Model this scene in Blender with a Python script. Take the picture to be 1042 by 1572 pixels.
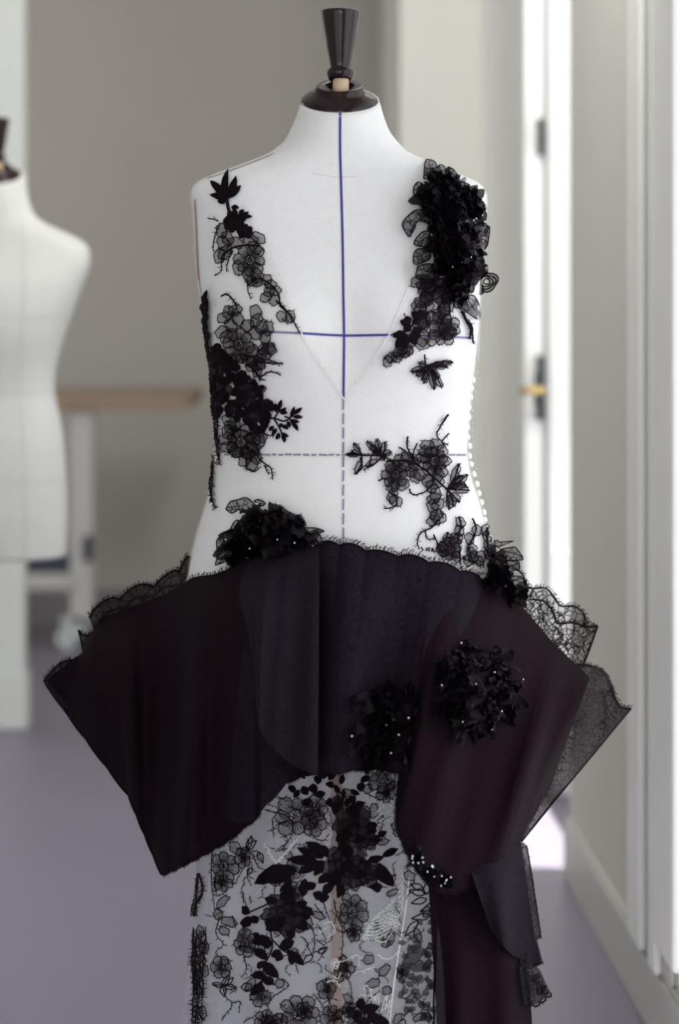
import bpy, math, random
from math import sin, cos, pi, radians, atan2, hypot
from mathutils import Vector, Matrix
from mathutils.bvhtree import BVHTree

random.seed(7)
scene = bpy.context.scene
for o in list(bpy.data.objects):
    bpy.data.objects.remove(o)

# ---------------------------------------------------------------- camera, world, lights, exposure
F = 3450.0            # focal length in pixels of the 1042 x 1572 frame
D0 = 3.0              # distance from the camera to the dress form
HC = 1.24             # camera height
PX0, PY0 = 521.0, 450.0   # principal point (level camera, shifted lens)

cam_data = bpy.data.cameras.new('camera')
cam = bpy.data.objects.new('camera', cam_data)
scene.collection.objects.link(cam)
cam.location = (0, -D0, HC)
cam.rotation_euler = (pi / 2, 0, 0)
cam_data.sensor_fit = 'VERTICAL'
cam_data.sensor_height = 36.0
cam_data.lens = F / 1572 * 36
cam_data.shift_y = -(786 - PY0) / 1572
cam_data.dof.use_dof = True
cam_data.dof.focus_distance = D0 - 0.06
cam_data.dof.aperture_fstop = 2.6
cam_data.clip_start = 0.05
scene.camera = cam

world = bpy.data.worlds.new('daylight')
scene.world = world
world.use_nodes = True
wn = world.node_tree.nodes
wn['Background'].inputs['Color'].default_value = (0.90, 0.95, 1.0, 1)
wn['Background'].inputs['Strength'].default_value = 1.8

def light(name, kind, loc, target, energy, size=1.0, size_y=None, color=(1, 1, 1)):
    d = bpy.data.lights.new(name, kind)
    d.energy = energy
    d.color = color
    if kind == 'AREA':
        d.shape = 'RECTANGLE'
        d.size = size
        d.size_y = size_y or size
    o = bpy.data.objects.new(name, d)
    o.location = loc
    v = Vector(target) - Vector(loc)
    o.rotation_euler = v.to_track_quat('-Z', 'Y').to_euler()
    scene.collection.objects.link(o)
    return o

sun = light('sun', 'SUN', (6, -2, 8), (6 - 1.0, -2 + 0.10, 8 - 2.6), 16, color=(1, 0.96, 0.9))
sun.data.angle = 0.02
light('studio_window_light', 'AREA', (1.2, -4.4, 1.4), (0.0, 0, 0.88), 66, 3.0, 1.5, (1.0, 0.985, 0.97))
light('overhead_fill_light', 'AREA', (0.36, 0.7, 2.85), (-0.8, 6.4, 1.0), 56, 0.5, 1.0, (1.0, 0.98, 0.94))  # added fill, no fixture known: brightens pier, back wall and second form
light('panel_fill_light', 'AREA', (-2.95, 2.6, 2.1), (0.5, 0.9, 1.0), 5, 1.8, 1.8, (1.0, 0.99, 0.96)).data.spread = radians(110)  # added fill, no window on this side: lifts the right wall panel
light('back_wall_fill_light', 'AREA', (-2.95, 4.4, 1.7), (-0.4, 5.6, 1.3), 26, 1.4, 1.8, (1.0, 0.985, 0.95))  # invented source at the left, makes the back wall brighter towards that side
light('side_window_light', 'AREA', (2.1, -1.35, 1.75), (0.0, 0.0, 1.2), 12, 1.8, 2.3, (0.95, 0.98, 1.0))

scene.view_settings.view_transform = 'Standard'
scene.view_settings.look = 'None'
scene.view_settings.exposure = 0.02
scene.view_settings.gamma = 1.0
scene.view_settings.use_curve_mapping = False
try:
    scene.cycles.transparent_max_bounces = 40
    scene.cycles.max_bounces = 8
except Exception:
    pass

# ---------------------------------------------------------------- helpers
COL = scene.collection

def P(px, py, D=D0):
    """a point of the place seen at (px, py) standing D metres from the camera"""
    return Vector(((px - PX0) * D / F, D - D0, HC - (py - PY0) * D / F))

class MB:
    def __init__(self):
        self.v = []
        self.f = []
    def add(self, vs, fs):
        n = len(self.v)
        self.v += [tuple(p) for p in vs]
        self.f += [tuple(i + n for i in f) for f in fs]
    def box(self, a, b):
        (x0, y0, z0), (x1, y1, z1) = a, b
        self.add([(x0, y0, z0), (x1, y0, z0), (x1, y1, z0), (x0, y1, z0), (x0, y0, z1), (x1, y0, z1), (x1, y1, z1), (x0, y1, z1)],
                 [(0, 3, 2, 1), (4, 5, 6, 7), (0, 1, 5, 4), (1, 2, 6, 5), (2, 3, 7, 6), (3, 0, 4, 7)])
    def prism(self, poly, z0, z1):
        n = len(poly)
        self.add([(p[0], p[1], z0) for p in poly] + [(p[0], p[1], z1) for p in poly],
                 [tuple(reversed(range(n))), tuple(range(n, 2 * n))] + [(i, (i + 1) % n, n + (i + 1) % n, n + i) for i in range(n)])
    def tube(self, pts, r, k=4, taper=None, cap=True):
        pts = [Vector(p) for p in pts]
        n = len(pts)
        if n < 2:
            return
        rings = []
        for i, p in enumerate(pts):
            t = (pts[min(i + 1, n - 1)] - pts[max(i - 1, 0)])
            if t.length < 1e-9:
                t = Vector((0, 0, 1))
            t.normalize()
            a = t.cross(Vector((0, 1, 0)))
            if a.length < 1e-3:
                a = t.cross(Vector((1, 0, 0)))
            a.normalize()
            b = t.cross(a)
            rr = r if taper is None else r * (1 + (taper - 1) * i / (n - 1))
            rings.append([p + (a * cos(2 * pi * j / k) + b * sin(2 * pi * j / k)) * rr for j in range(k)])
        vs = [q for ring in rings for q in ring]
        fs = [(i * k + j, i * k + (j + 1) % k, (i + 1) * k + (j + 1) % k, (i + 1) * k + j) for i in range(n - 1) for j in range(k)]
        if cap:
            fs += [tuple(reversed(range(k))), tuple(range((n - 1) * k, n * k))]
        self.add(vs, fs)
    def lathe(self, prof, c, k=40, M=None):
        """prof: (radius, z) from the bottom to the top"""
        vs, fs = [], []
        for r, z in prof:
            for j in range(k):
                p = Vector((r * cos(2 * pi * j / k), r * sin(2 * pi * j / k), z))
                if M is not None:
                    p = M @ p
                vs.append(p + Vector(c))
        m = len(prof)
        for i in range(m - 1):
            for j in range(k):
                fs.append((i * k + j, i * k + (j + 1) % k, (i + 1) * k + (j + 1) % k, (i + 1) * k + j))
        fs += [tuple(reversed(range(k))), tuple(range((m - 1) * k, m * k))]
        self.add(vs, fs)
    def mesh(self, name, mat, off=Vector((0, 0, 0)), smooth=False):
        me = bpy.data.meshes.new(name)
        me.from_pydata([(p[0] - off[0], p[1] - off[1], p[2] - off[2]) for p in self.v], [], self.f)
        me.materials.append(mat)
        if smooth:
            me.polygons.foreach_set('use_smooth', [True] * len(me.polygons))
        me.update()
        return me
    def build(self, name, mat, parent=None, smooth=False, label=None, kind=None):
        off = root_loc(parent)
        o = bpy.data.objects.new(name, self.mesh(name, mat, off, smooth))
        COL.objects.link(o)
        if parent is not None:
            o.parent = parent
        if label:
            o['label'] = label
        if kind:
            o['kind'] = kind
        return o

def root_loc(o):
    v = Vector((0, 0, 0))
    while o is not None:
        v = v + o.location
        o = o.parent
    return v

def thing(name, label, cat, loc=(0, 0, 0), group=None):
    o = bpy.data.objects.new(name, None)
    COL.objects.link(o)
    o.location = loc
    o.empty_display_size = 0.1
    o['label'] = label
    o['category'] = cat
    if group:
        o['group'] = group
    return o

def shared(name, me, parent, M):
    o = bpy.data.objects.new(name, me)
    COL.objects.link(o)
    o.parent = parent
    o.matrix_local = Matrix.Translation(-root_loc(parent)) @ M
    return o

def bevel(o, w=0.004, seg=2):
    m = o.modifiers.new('bevel', 'BEVEL')
    m.width = w
    m.segments = seg
    m.limit_method = 'ANGLE'
    return o

def smooth_line(pts, step=6.0):
    """Catmull-Rom through points of any dimension"""
    pts = [tuple(p) for p in pts]
    if len(pts) < 3:
        a, b = pts[0], pts[-1]
        n = max(2, int(hypot(b[0] - a[0], b[1] - a[1]) / step) + 1)
        return [tuple(x + (y - x) * i / (n - 1) for x, y in zip(a, b)) for i in range(n)]
    out = []
    for i in range(len(pts) - 1):
        p0 = pts[max(i - 1, 0)]; p1 = pts[i]; p2 = pts[i + 1]; p3 = pts[min(i + 2, len(pts) - 1)]
        n = max(2, int(hypot(p2[0] - p1[0], p2[1] - p1[1]) / step) + 1)
        for k in range(n):
            t = k / n
            out.append(tuple(0.5 * (2 * b + (c - a) * t + (2 * a - 5 * b + 4 * c - d) * t * t + (3 * b - a - 3 * c + d) * t ** 3)
                             for a, b, c, d in zip(p0, p1, p2, p3)))
    out.append(pts[-1])
    return out

def curve_at(pts, u):
    n = len(pts) - 1
    x = min(max(u, 0), 1) * n
    i = min(int(x), n - 1)
    t = x - i
    p0 = pts[max(i - 1, 0)]; p1 = pts[i]; p2 = pts[i + 1]; p3 = pts[min(i + 2, n)]
    return tuple(0.5 * (2 * b + (c - a) * t + (2 * a - 5 * b + 4 * c - d) * t * t + (3 * b - a - 3 * c + d) * t ** 3)
                 for a, b, c, d in zip(p0, p1, p2, p3))

# ---------------------------------------------------------------- materials
def mat_new(name):
    m = bpy.data.materials.new(name)
    m.use_nodes = True
    nt = m.node_tree
    return m, nt, nt.nodes['Principled BSDF'], nt.nodes['Material Output']

def basic(name, col, rough=0.6, noise=0.0, scale=20.0, bump=0.0, bscale=200.0, spec=0.5, sheen=0.0, coat=0.0, metal=0.0, stretch=(1, 1, 1)):
    m, nt, b, out = mat_new(name)
    b.inputs['Base Color'].default_value = (*col, 1)
    b.inputs['Roughness'].default_value = rough
    b.inputs['Specular IOR Level'].default_value = spec
    b.inputs['Sheen Weight'].default_value = sheen
    b.inputs['Coat Weight'].default_value = coat
    b.inputs['Metallic'].default_value = metal
    tc = nt.nodes.new('ShaderNodeTexCoord')
    mp = nt.nodes.new('ShaderNodeMapping')
    mp.inputs['Scale'].default_value = stretch
    nt.links.new(tc.outputs['Object'], mp.inputs['Vector'])
    if noise:
        n = nt.nodes.new('ShaderNodeTexNoise')
        n.inputs['Scale'].default_value = scale
        n.inputs['Detail'].default_value = 4
        nt.links.new(mp.outputs['Vector'], n.inputs['Vector'])
        mx = nt.nodes.new('ShaderNodeMix')
        mx.data_type = 'RGBA'
        mx.inputs['A'].default_value = (*[c * (1 - noise) for c in col], 1)
        mx.inputs['B'].default_value = (*[min(1, c * (1 + noise)) for c in col], 1)
        nt.links.new(n.outputs['Fac'], mx.inputs['Factor'])
        nt.links.new(mx.outputs['Result'], b.inputs['Base Color'])
    if bump:
        n2 = nt.nodes.new('ShaderNodeTexNoise')
        n2.inputs['Scale'].default_value = bscale
        n2.inputs['Detail'].default_value = 3
        nt.links.new(mp.outputs['Vector'], n2.inputs['Vector'])
        bp = nt.nodes.new('ShaderNodeBump')
        bp.inputs['Strength'].default_value = bump
        bp.inputs['Distance'].default_value = 0.002
        nt.links.new(n2.outputs['Fac'], bp.inputs['Height'])
        nt.links.new(bp.outputs['Normal'], b.inputs['Normal'])
    return m

def sheer(name, col, alpha, net=0.0, net_scale=180.0, motif=0.0, motif_scale=28.0, rough=0.8, sheen=0.0, transl=0.0, spec=0.2, tone=0.0):
    """woven net: opaque threads with see-through holes, plus an optional denser flower-like network"""
    m, nt, b, out = mat_new(name)
    b.inputs['Base Color'].default_value = (*col, 1)
    b.inputs['Roughness'].default_value = rough
    b.inputs['Specular IOR Level'].default_value = spec
    b.inputs['Sheen Weight'].default_value = sheen
    b.inputs['Sheen Tint'].default_value = (0.55, 0.6, 0.9, 1)
    tc = nt.nodes.new('ShaderNodeTexCoord')
    val = None
    def mathn(op, a, c):
        q = nt.nodes.new('ShaderNodeMath')
        q.operation = op
        for i, x in enumerate((a, c)):
            if isinstance(x, (int, float)):
                q.inputs[i].default_value = x
            elif x is not None:
                nt.links.new(x, q.inputs[i])
        return q.outputs[0]
    nz = nt.nodes.new('ShaderNodeTexNoise')
    nz.inputs['Scale'].default_value = 16
    nz.inputs['Detail'].default_value = 3
    nt.links.new(tc.outputs['Object'], nz.inputs['Vector'])
    val = mathn('ADD', alpha - 0.10, mathn('MULTIPLY', nz.outputs['Fac'], 0.20))
    for amt, sc, w in ((net, net_scale, 0.12), (motif, motif_scale, 0.07)):
        if amt:
            vo = nt.nodes.new('ShaderNodeTexVoronoi')
            vo.feature = 'DISTANCE_TO_EDGE'
            vo.inputs['Scale'].default_value = sc
            if sc < 100:
                nw = nt.nodes.new('ShaderNodeTexNoise')
                nw.inputs['Scale'].default_value = 30
                nt.links.new(tc.outputs['Object'], nw.inputs['Vector'])
                vm = nt.nodes.new('ShaderNodeVectorMath')
                vm.operation = 'MULTIPLY_ADD'
                vm.inputs[1].default_value = (0.03, 0.03, 0.03)
                nt.links.new(nw.outputs['Color'], vm.inputs[0])
                nt.links.new(tc.outputs['Object'], vm.inputs[2])
                nt.links.new(vm.outputs[0], vo.inputs['Vector'])
            else:
                nt.links.new(tc.outputs['Object'], vo.inputs['Vector'])
            th = mathn('LESS_THAN', vo.outputs['Distance'], w)
            val = mathn('MAXIMUM', val, mathn('MULTIPLY', th, amt))
    if tone:
        # woven lace figure, tone on tone
        n1 = nt.nodes.new('ShaderNodeTexNoise'); n1.inputs['Scale'].default_value = 40; n1.inputs['Detail'].default_value = 2
        nt.links.new(tc.outputs['Object'], n1.inputs['Vector'])
        vm = nt.nodes.new('ShaderNodeVectorMath'); vm.operation = 'MULTIPLY_ADD'; vm.inputs[1].default_value = (0.06, 0.06, 0.06)
        nt.links.new(n1.outputs['Color'], vm.inputs[0]); nt.links.new(tc.outputs['Object'], vm.inputs[2])
        vo = nt.nodes.new('ShaderNodeTexVoronoi'); vo.feature = 'DISTANCE_TO_EDGE'; vo.inputs['Scale'].default_value = 95
        nt.links.new(vm.outputs[0], vo.inputs['Vector'])
        n2 = nt.nodes.new('ShaderNodeTexNoise'); n2.inputs['Scale'].default_value = 500; n2.inputs['Detail'].default_value = 1
        nt.links.new(tc.outputs['Object'], n2.inputs['Vector'])
        line = mathn('LESS_THAN', vo.outputs['Distance'], 0.06)
        f = mathn('ADD', mathn('MULTIPLY', line, 0.30), mathn('MULTIPLY', n2.outputs['Fac'], 0.7))
        cm = nt.nodes.new('ShaderNodeMix'); cm.data_type = 'RGBA'
        cm.inputs['A'].default_value = (*[c * (1 + tone * .45) for c in col], 1)
        cm.inputs['B'].default_value = (*[c * (1 - tone) for c in col], 1)
        nt.links.new(f, cm.inputs['Factor']); nt.links.new(cm.outputs['Result'], b.inputs['Base Color'])
    tr = nt.nodes.new('ShaderNodeBsdfTransparent')
    mix = nt.nodes.new('ShaderNodeMixShader')
    nt.links.new(val, mix.inputs['Fac'])
    nt.links.new(tr.outputs[0], mix.inputs[1])
    src = b.outputs[0]
    if transl:
        tl = nt.nodes.new('ShaderNodeBsdfTranslucent')
        tl.inputs['Color'].default_value = (*col, 1)
        m2 = nt.nodes.new('ShaderNodeMixShader')
        m2.inputs['Fac'].default_value = transl
        nt.links.new(b.outputs[0], m2.inputs[1])
        nt.links.new(tl.outputs[0], m2.inputs[2])
        src = m2.outputs[0]
    nt.links.new(src, mix.inputs[2])
    nt.links.new(mix.outputs[0], out.inputs['Surface'])
    return m

M = {}
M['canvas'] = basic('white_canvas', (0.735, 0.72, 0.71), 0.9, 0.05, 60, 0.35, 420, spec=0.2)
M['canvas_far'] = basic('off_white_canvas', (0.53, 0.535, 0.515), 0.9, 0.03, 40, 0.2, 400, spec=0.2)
M['seam_grey'] = basic('grey_seam', (0.47, 0.48, 0.47), 0.9)
M['lacquer'] = basic('dark_lacquer', (0.013, 0.0045, 0.0055), 0.16, 0.2, 30, spec=0.28, coat=0.08)
M['wood_peg'] = basic('pale_wood', (0.52, 0.38, 0.26), 0.6, 0.15, 40, stretch=(1, 1, 0.1))
M['wood_pole'] = basic('brown_wood', (0.46, 0.20, 0.09), 0.5, 0.3, 30, stretch=(4, 4, 0.3))
M['wood_top'] = basic('oak', (0.36, 0.26, 0.19), 0.55, 0.2, 14, stretch=(0.3, 3, 3))
M['tape_blue'] = basic('blue_tape', (0.035, 0.03, 0.22), 0.7, 0.2, 300)
M['tape_slate'] = basic('slate_tape', (0.14, 0.14, 0.22), 0.8, 0.3, 300)
M['seam_red'] = basic('red_seam', (0.40, 0.10, 0.12), 0.8)
M['tulle_white'] = sheer('white_tulle', (0.95, 0.93, 0.925), 0.17, transl=0.2)
M['trim_white'] = basic('white_stitching', (0.72, 0.70, 0.69), 0.9, 0.1, 300)
M['skirt_net'] = sheer('pale_net', (0.52, 0.50, 0.555), 0.38, transl=0.3)
M['skirt_under'] = sheer('mint_tulle', (0.62, 0.74, 0.67), 0.16, transl=0.4)
M['button'] = basic('cream_button', (0.85, 0.84, 0.77), 0.35)
M['organza'] = sheer('black_organza', (0.0100, 0.0050, 0.0072), 1.12, tone=0.6, rough=0.85, sheen=0.004, spec=0.05)
M['organza_front'] = sheer('black_organza_front', (0.0132, 0.0086, 0.0138), 1.12, tone=0.75, rough=0.85, sheen=0.004, spec=0.05)
M['organza_soft'] = sheer('soft_black_organza', (0.0150, 0.0102, 0.0150), 1.12, tone=0.6, rough=0.85, sheen=0.006, spec=0.06)
M['lace_net'] = sheer('black_lace_net', (0.008, 0.005, 0.007), 0.86, net=0.9, net_scale=300, motif=0.97, motif_scale=70)
M['lace_airy'] = sheer('airy_black_lace_net', (0.008, 0.005, 0.007), 0.45, motif=0.95, motif_scale=110)
M['lace_fold'] = sheer('folded_black_lace_net', (0.012, 0.008, 0.010), 0.88, motif=0.97, motif_scale=120)
M['petal_dark'] = sheer('dark_guipure_petal', (0.016, 0.010, 0.014), 0.80)
M['petal_sheer'] = sheer('sheer_black_petal', (0.020, 0.014, 0.020), 0.40)
M['thread'] = basic('black_thread', (0.007, 0.0035, 0.005), 0.8, spec=0.08)
M['leaf'] = basic('black_guipure', (0.0052, 0.0026, 0.004), 0.85, 0.4, 300, 0.6, 500, spec=0.08)
M['leaf_grey'] = sheer('veiled_black_leaf', (0.02, 0.017, 0.02), 0.74)
M['ruffle'] = sheer('black_ruffle_organza', (0.0050, 0.0025, 0.004), 0.95, rough=0.6, sheen=0.004, spec=0.10)
M['ruffle_sheer'] = sheer('sheer_ruffle_organza', (0.02, 0.014, 0.02), 0.50, rough=0.45, motif=0.92, motif_scale=130)
M['thread_white'] = basic('white_thread', (0.60, 0.60, 0.57), 0.8)
M['bead'] = basic('silver_bead', (0.9, 0.9, 0.92), 0.12, metal=0.7)
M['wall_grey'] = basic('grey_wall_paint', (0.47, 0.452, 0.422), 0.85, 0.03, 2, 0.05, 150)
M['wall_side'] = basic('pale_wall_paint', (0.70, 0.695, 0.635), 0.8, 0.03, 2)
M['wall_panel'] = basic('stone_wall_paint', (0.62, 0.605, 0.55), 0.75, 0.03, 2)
M['paint_white'] = basic('white_joinery_paint', (0.86, 0.86, 0.835), 0.45, 0.02, 4)
M['skirting'] = basic('skirting_paint', (0.54, 0.535, 0.50), 0.5, 0.02, 4)
M['paint_pillar'] = basic('white_pillar_paint', (0.66, 0.675, 0.65), 0.6, 0.02, 4)
M['floor'] = basic('grey_resin_floor', (0.215, 0.202, 0.252), 0.42, 0.06, 1.6, 0.05, 60, spec=0.4)
M['ceiling'] = basic('ceiling_paint', (0.75, 0.75, 0.74), 0.9)
M['iron'] = basic('black_iron', (0.02, 0.025, 0.03), 0.4, metal=0.3)
M['steel_blue'] = basic('dark_blue_steel', (0.05, 0.055, 0.085), 0.5)
M['brass'] = basic('brass', (0.62, 0.43, 0.16), 0.3, metal=0.9)
M['caster'] = basic('pale_caster', (0.66, 0.72, 0.72), 0.4)
M['leg_white'] = basic('white_table_leg', (0.60, 0.59, 0.58), 0.6)
m, nt, b, out = mat_new('window_glass')
gl = nt.nodes.new('ShaderNodeBsdfGlossy'); gl.inputs['Roughness'].default_value = 0.02
tr = nt.nodes.new('ShaderNodeBsdfTransparent'); mx = nt.nodes.new('ShaderNodeMixShader')
mx.inputs['Fac'].default_value = 0.06
nt.links.new(tr.outputs[0], mx.inputs[1]); nt.links.new(gl.outputs[0], mx.inputs[2]); nt.links.new(mx.outputs[0], out.inputs['Surface'])
M['glass'] = m

# ---------------------------------------------------------------- the room
def struct(name, mb, mat, parent=None, bev=0.0, label=None):
    o = mb.build(name, mat, parent)
    if parent is None:
        o['kind'] = 'structure'
    if label:
        o['label'] = label
    if bev:
        bevel(o, bev)
    return o

YB = 9.4 - D0        # back wall
CEIL = 3.1
mb = MB(); mb.box((-3.3, -6.2, -0.1), (1.4, YB + 0.2, 0)); struct('floor', mb, M['floor'])
mb = MB(); mb.box((-3.3, -4.6, CEIL), (1.4, YB + 0.2, CEIL + 0.1)); struct('ceiling', mb, M['ceiling'])
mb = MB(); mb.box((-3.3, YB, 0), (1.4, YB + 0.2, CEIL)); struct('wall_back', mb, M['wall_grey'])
mb = MB(); mb.box((-3.3, YB - 0.015, 0), (0.5, YB, 0.075)); struct('baseboard_back', mb, M['wall_grey'], bev=0.003)
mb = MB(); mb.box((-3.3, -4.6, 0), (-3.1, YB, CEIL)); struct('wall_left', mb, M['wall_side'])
# white pillar on the left, with its plinth
xp = (37 - PX0) * 6.4 / F
mb = MB(); mb.box((xp - 0.42, 3.4, 0), (xp, 3.47, CEIL)); pil = struct('wall_pillar', mb, M['paint_pillar'], bev=0.006)
mb = MB(); mb.box((xp - 0.43, 3.388, 0), (xp + 0.009, 3.48, 0.15)); mb.box((xp - 0.426, 3.393, 0.15), (xp + 0.005, 3.475, 0.16))
struct('plinth', mb, M['paint_pillar'], pil, bev=0.003)
# pier lit by the added fill, its depth run back to shade the corner
yp = 6.5 - D0
xa = (614 - PX0) * 6.5 / F
mb = MB(); mb.box((xa, yp, 0), (1.3, YB + 0.02, CEIL)); struct('wall_pier', mb, M['wall_side'], bev=0.004)
mb = MB(); mb.box((xa - 0.006, yp - 0.015, 0), (0.6, yp, 0.13)); struct('baseboard_pier', mb, M['paint_white'], bev=0.003)

# the right wall slants slightly: X = .6948 - .043 D
def wx(D, off=0.0):
    return 0.6948 - 0.043 * D + off

def wall_piece(D1, D2, o1, o2, z0, z1, mb):
    """a block along the right wall between the distances D1, D2 and the offsets o1 < o2 out of the room"""
    mb.prism([(wx(D1, o1), D1 - D0), (wx(D1, o2), D1 - D0), (wx(D2, o2), D2 - D0), (wx(D2, o1), D2 - D0)], z0, z1)

DJ = 5.545      # far jamb of the far window
DN = 4.77       # its near jamb
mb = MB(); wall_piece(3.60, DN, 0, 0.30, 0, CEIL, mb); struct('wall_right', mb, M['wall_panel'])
mb = MB(); wall_piece(DJ + 0.0, 6.6, 0, 0.30, 0, CEIL, mb); struct('wall_right_far', mb, M['paint_white'])
mb = MB(); wall_piece(DN, DJ, 0.0, 0.30, 2.75, CEIL, mb); struct('wall_right_lintel', mb, M['wall_panel'])
mb = MB(); wall_piece(-1.6, 1.6, 0, 0.30, 0, CEIL, mb); struct('wall_right_near', mb, M['wall_panel'])
mb = MB(); wall_piece(1.6, 3.6, 0, 0.30, 2.75, CEIL, mb); struct('wall_right_near_lintel', mb, M['wall_panel'])
mb = MB(); wall_piece(3.45, DN + 0.004, -0.014, 0.0, 0, 0.118, mb); wall_piece(3.45, DN + 0.003, -0.010, 0.0, 0.118, 0.128, mb)
struct('baseboard_right', mb, M['skirting'], bev=0.003)
# far French window: jamb casing, folded leaf with its bolt and lever, pane
wl = bpy.data.objects.new('window_1', None); COL.objects.link(wl); wl['kind'] = 'structure'
wl.location = (wx(DJ), DJ - D0, 0)
mb = MB(); wall_piece(DJ - 0.03, DJ, -0.004, 0.043, 0, 2.75, mb); bevel(mb.build('jamb_casing', M['paint_white'], wl), 0.004)
mb = MB(); wall_piece(DJ - 0.045, DJ, 0.053, 0.13, 0.02, 2.74, mb); bevel(mb.build('window_stile', M['paint_white'], wl), 0.005)
mb = MB(); wall_piece(DJ - 0.012, DJ, 0.043, 0.053, 0, 2.75, mb); mb.build('joint_strip', M['seam_grey'], wl)
mb = MB(); wall_piece(DN, DN + 0.06, 0.10, 0.16, 0.02, 2.74, mb); mb.build('window_stile', M['paint_white'], wl)
mb = MB(); wall_piece(DN + 0.06, DJ - 0.045, 0.10, 0.15, 0.02, 0.16, mb); mb.build('window_rail', M['paint_white'], wl)
mb = MB(); wall_piece(DN + 0.06, DJ - 0.045, 0.10, 0.15, 2.66, 2.74, mb); mb.build('window_rail', M['paint_white'], wl)
mb = MB(); wall_piece(DN + 0.06, DJ - 0.045, 0.122, 0.128, 0.16, 2.66, mb); mb.build('pane', M['glass'], wl)
def zat(py, D):
    return HC - (py - PY0) * D / F
DH = DJ - 0.05
mb = MB()
xh = (828.5 - PX0) * DH / F
mb.box((xh - 0.007, DH - D0 - 0.008, zat(645, DH)), (xh + 0.008, DH - D0 + 0.03, zat(546, DH)))
mb.box((xh - 0.013, DH - D0 - 0.022, zat(622, DH)), (xh + 0.006, DH - D0, zat(572, DH)))
h = bevel(mb.build('lock_plate', M['iron'], wl, label='black iron lock plate'), 0.003)
mb = MB()
mb.tube([(xh, DH - D0 - 0.01, zat(597, DH)), (xh, DH - D0 - 0.05, zat(597, DH)), (xh - 0.012, DH - D0 - 0.06, zat(597, DH)), (xh - 0.055, DH - D0 - 0.06, zat(598, DH))], 0.009, 10)
mb.build('lever', M['brass'], h, smooth=True, label='brass lever')
mb = MB()
mb.box((xh - 0.006, DH - D0 - 0.012, zat(238, DH)), (xh + 0.008, DH - D0 + 0.03, zat(182, DH)))
bevel(mb.build('bolt_plate', M['iron'], wl, label='black iron bolt plate'), 0.003)
mb = MB()
mb.tube([(xh + 0.05 + 0.022 * cos(a), DH - D0 - 0.004, zat(838, DH) + 0.022 * sin(a)) for a in [pi * (0.9 + i * 0.9 / 12) for i in range(13)]], 0.003, 6)
mb.build('catch', M['paint_white'], wl)
# near French window beside the form: moulded casing, frame and pane
w2 = bpy.data.objects.new('window_2', None); COL.objects.link(w2); w2['kind'] = 'structure'
w2.location = (wx(3.5), 0.5, 0)
mb = MB(); wall_piece(3.60, 3.92, -0.012, 0.0, 0.128, CEIL, mb); bevel(mb.build('casing', M['skirting'], w2), 0.004)
mb = MB(); wall_piece(3.80, 3.92, -0.026, -0.012, 0.128, CEIL, mb); bevel(mb.build('casing_bead', M['paint_white'], w2), 0.005)
mb = MB(); wall_piece(3.66, 3.72, -0.026, -0.012, 0.128, CEIL, mb); bevel(mb.build('casing_bead', M['paint_white'], w2), 0.005)
mb = MB(); wall_piece(3.46, 3.62, -0.034, 0.0, 0.19, CEIL, mb); bevel(mb.build('door_jamb_casing', M['paint_white'], w2), 0.008)
mb = MB(); wall_piece(3.52, 3.60, 0.0, 0.20, 0.02, 2.74, mb); mb.build('window_stile', M['paint_white'], w2)
mb = MB(); wall_piece(1.62, 1.70, 0.12, 0.20, 0.02, 2.74, mb); mb.build('window_stile', M['paint_white'], w2)
mb = MB(); wall_piece(1.70, 3.52, 0.13, 0.18, 0.02, 0.2, mb); mb.build('window_rail', M['paint_white'], w2)
mb = MB(); wall_piece(1.70, 3.52, 0.13, 0.18, 2.64, 2.74, mb); mb.build('window_rail', M['paint_white'], w2)
mb = MB(); wall_piece(1.70, 3.52, 0.152, 0.158, 0.2, 2.64, mb); mb.build('pane', M['glass'], w2)

# ---------------------------------------------------------------- torso profile -> rings
#        py   xl   xr   front back  n
MAIN = [(155, 463, 582, .062, .060, 2.0), (172, 457, 587, .064, .062, 2.0), (190, 450, 593, .066, .064, 2.0), (205, 443, 600, .067, .066, 2.0),
        (220, 433, 612, .068, .068, 2.0), (232, 418, 624, .070, .070, 2.0), (240, 402, 640, .071, .072, 2.05), (248, 382, 660, .072, .074, 2.1),
        (256, 360, 680, .073, .076, 2.2), (264, 338, 698, .074, .077, 2.3), (272, 318, 716, .075, .078, 2.4), (279, 304, 731, .077, .08, 2.5),
        (287, 296, 741, .079, .082, 2.6), (297, 293, 745, .081, .084, 2.7), (310, 294, 746, .084, .086, 2.8), (330, 297, 744, .088, .089, 2.8),
        (360, 299, 741, .095, .092, 2.7), (400, 301, 739, .106, .095, 2.6), (440, 305, 737, .117, .096, 2.5), (475, 312, 735, .124, .096, 2.4),
        (512, 319, 733, .128, .096, 2.3), (545, 324, 729, .127, .095, 2.3), (580, 327, 725, .122, .094, 2.25), (620, 328, 721, .116, .092, 2.2),
        (660, 330, 718, .111, .090, 2.2), (695, 330, 717, .108, .090, 2.2), (730, 327, 722, .110, .094, 2.2), (770, 317, 735, .114, .102, 2.2),
        (820, 302, 748, .119, .112, 2.2), (860, 293, 758, .122, .120, 2.2), (920, 286, 766, .124, .126, 2.2), (1000, 290, 765, .122, .128, 2.2),
        (1080, 305, 750, .114, .12, 2.2), (1150, 330, 725, .100, .10, 2.2)]

def interp_rows(rows, step):
    out = []
    for i in range(len(rows) - 1):
        n = max(1, int(round((rows[i + 1][0] - rows[i][0]) / step)))
        for k in range(n):
            u = (i + k / n) / (len(rows) - 1)
            out.append(curve_at(rows, u))
    out.append(rows[-1])
    return out

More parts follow.
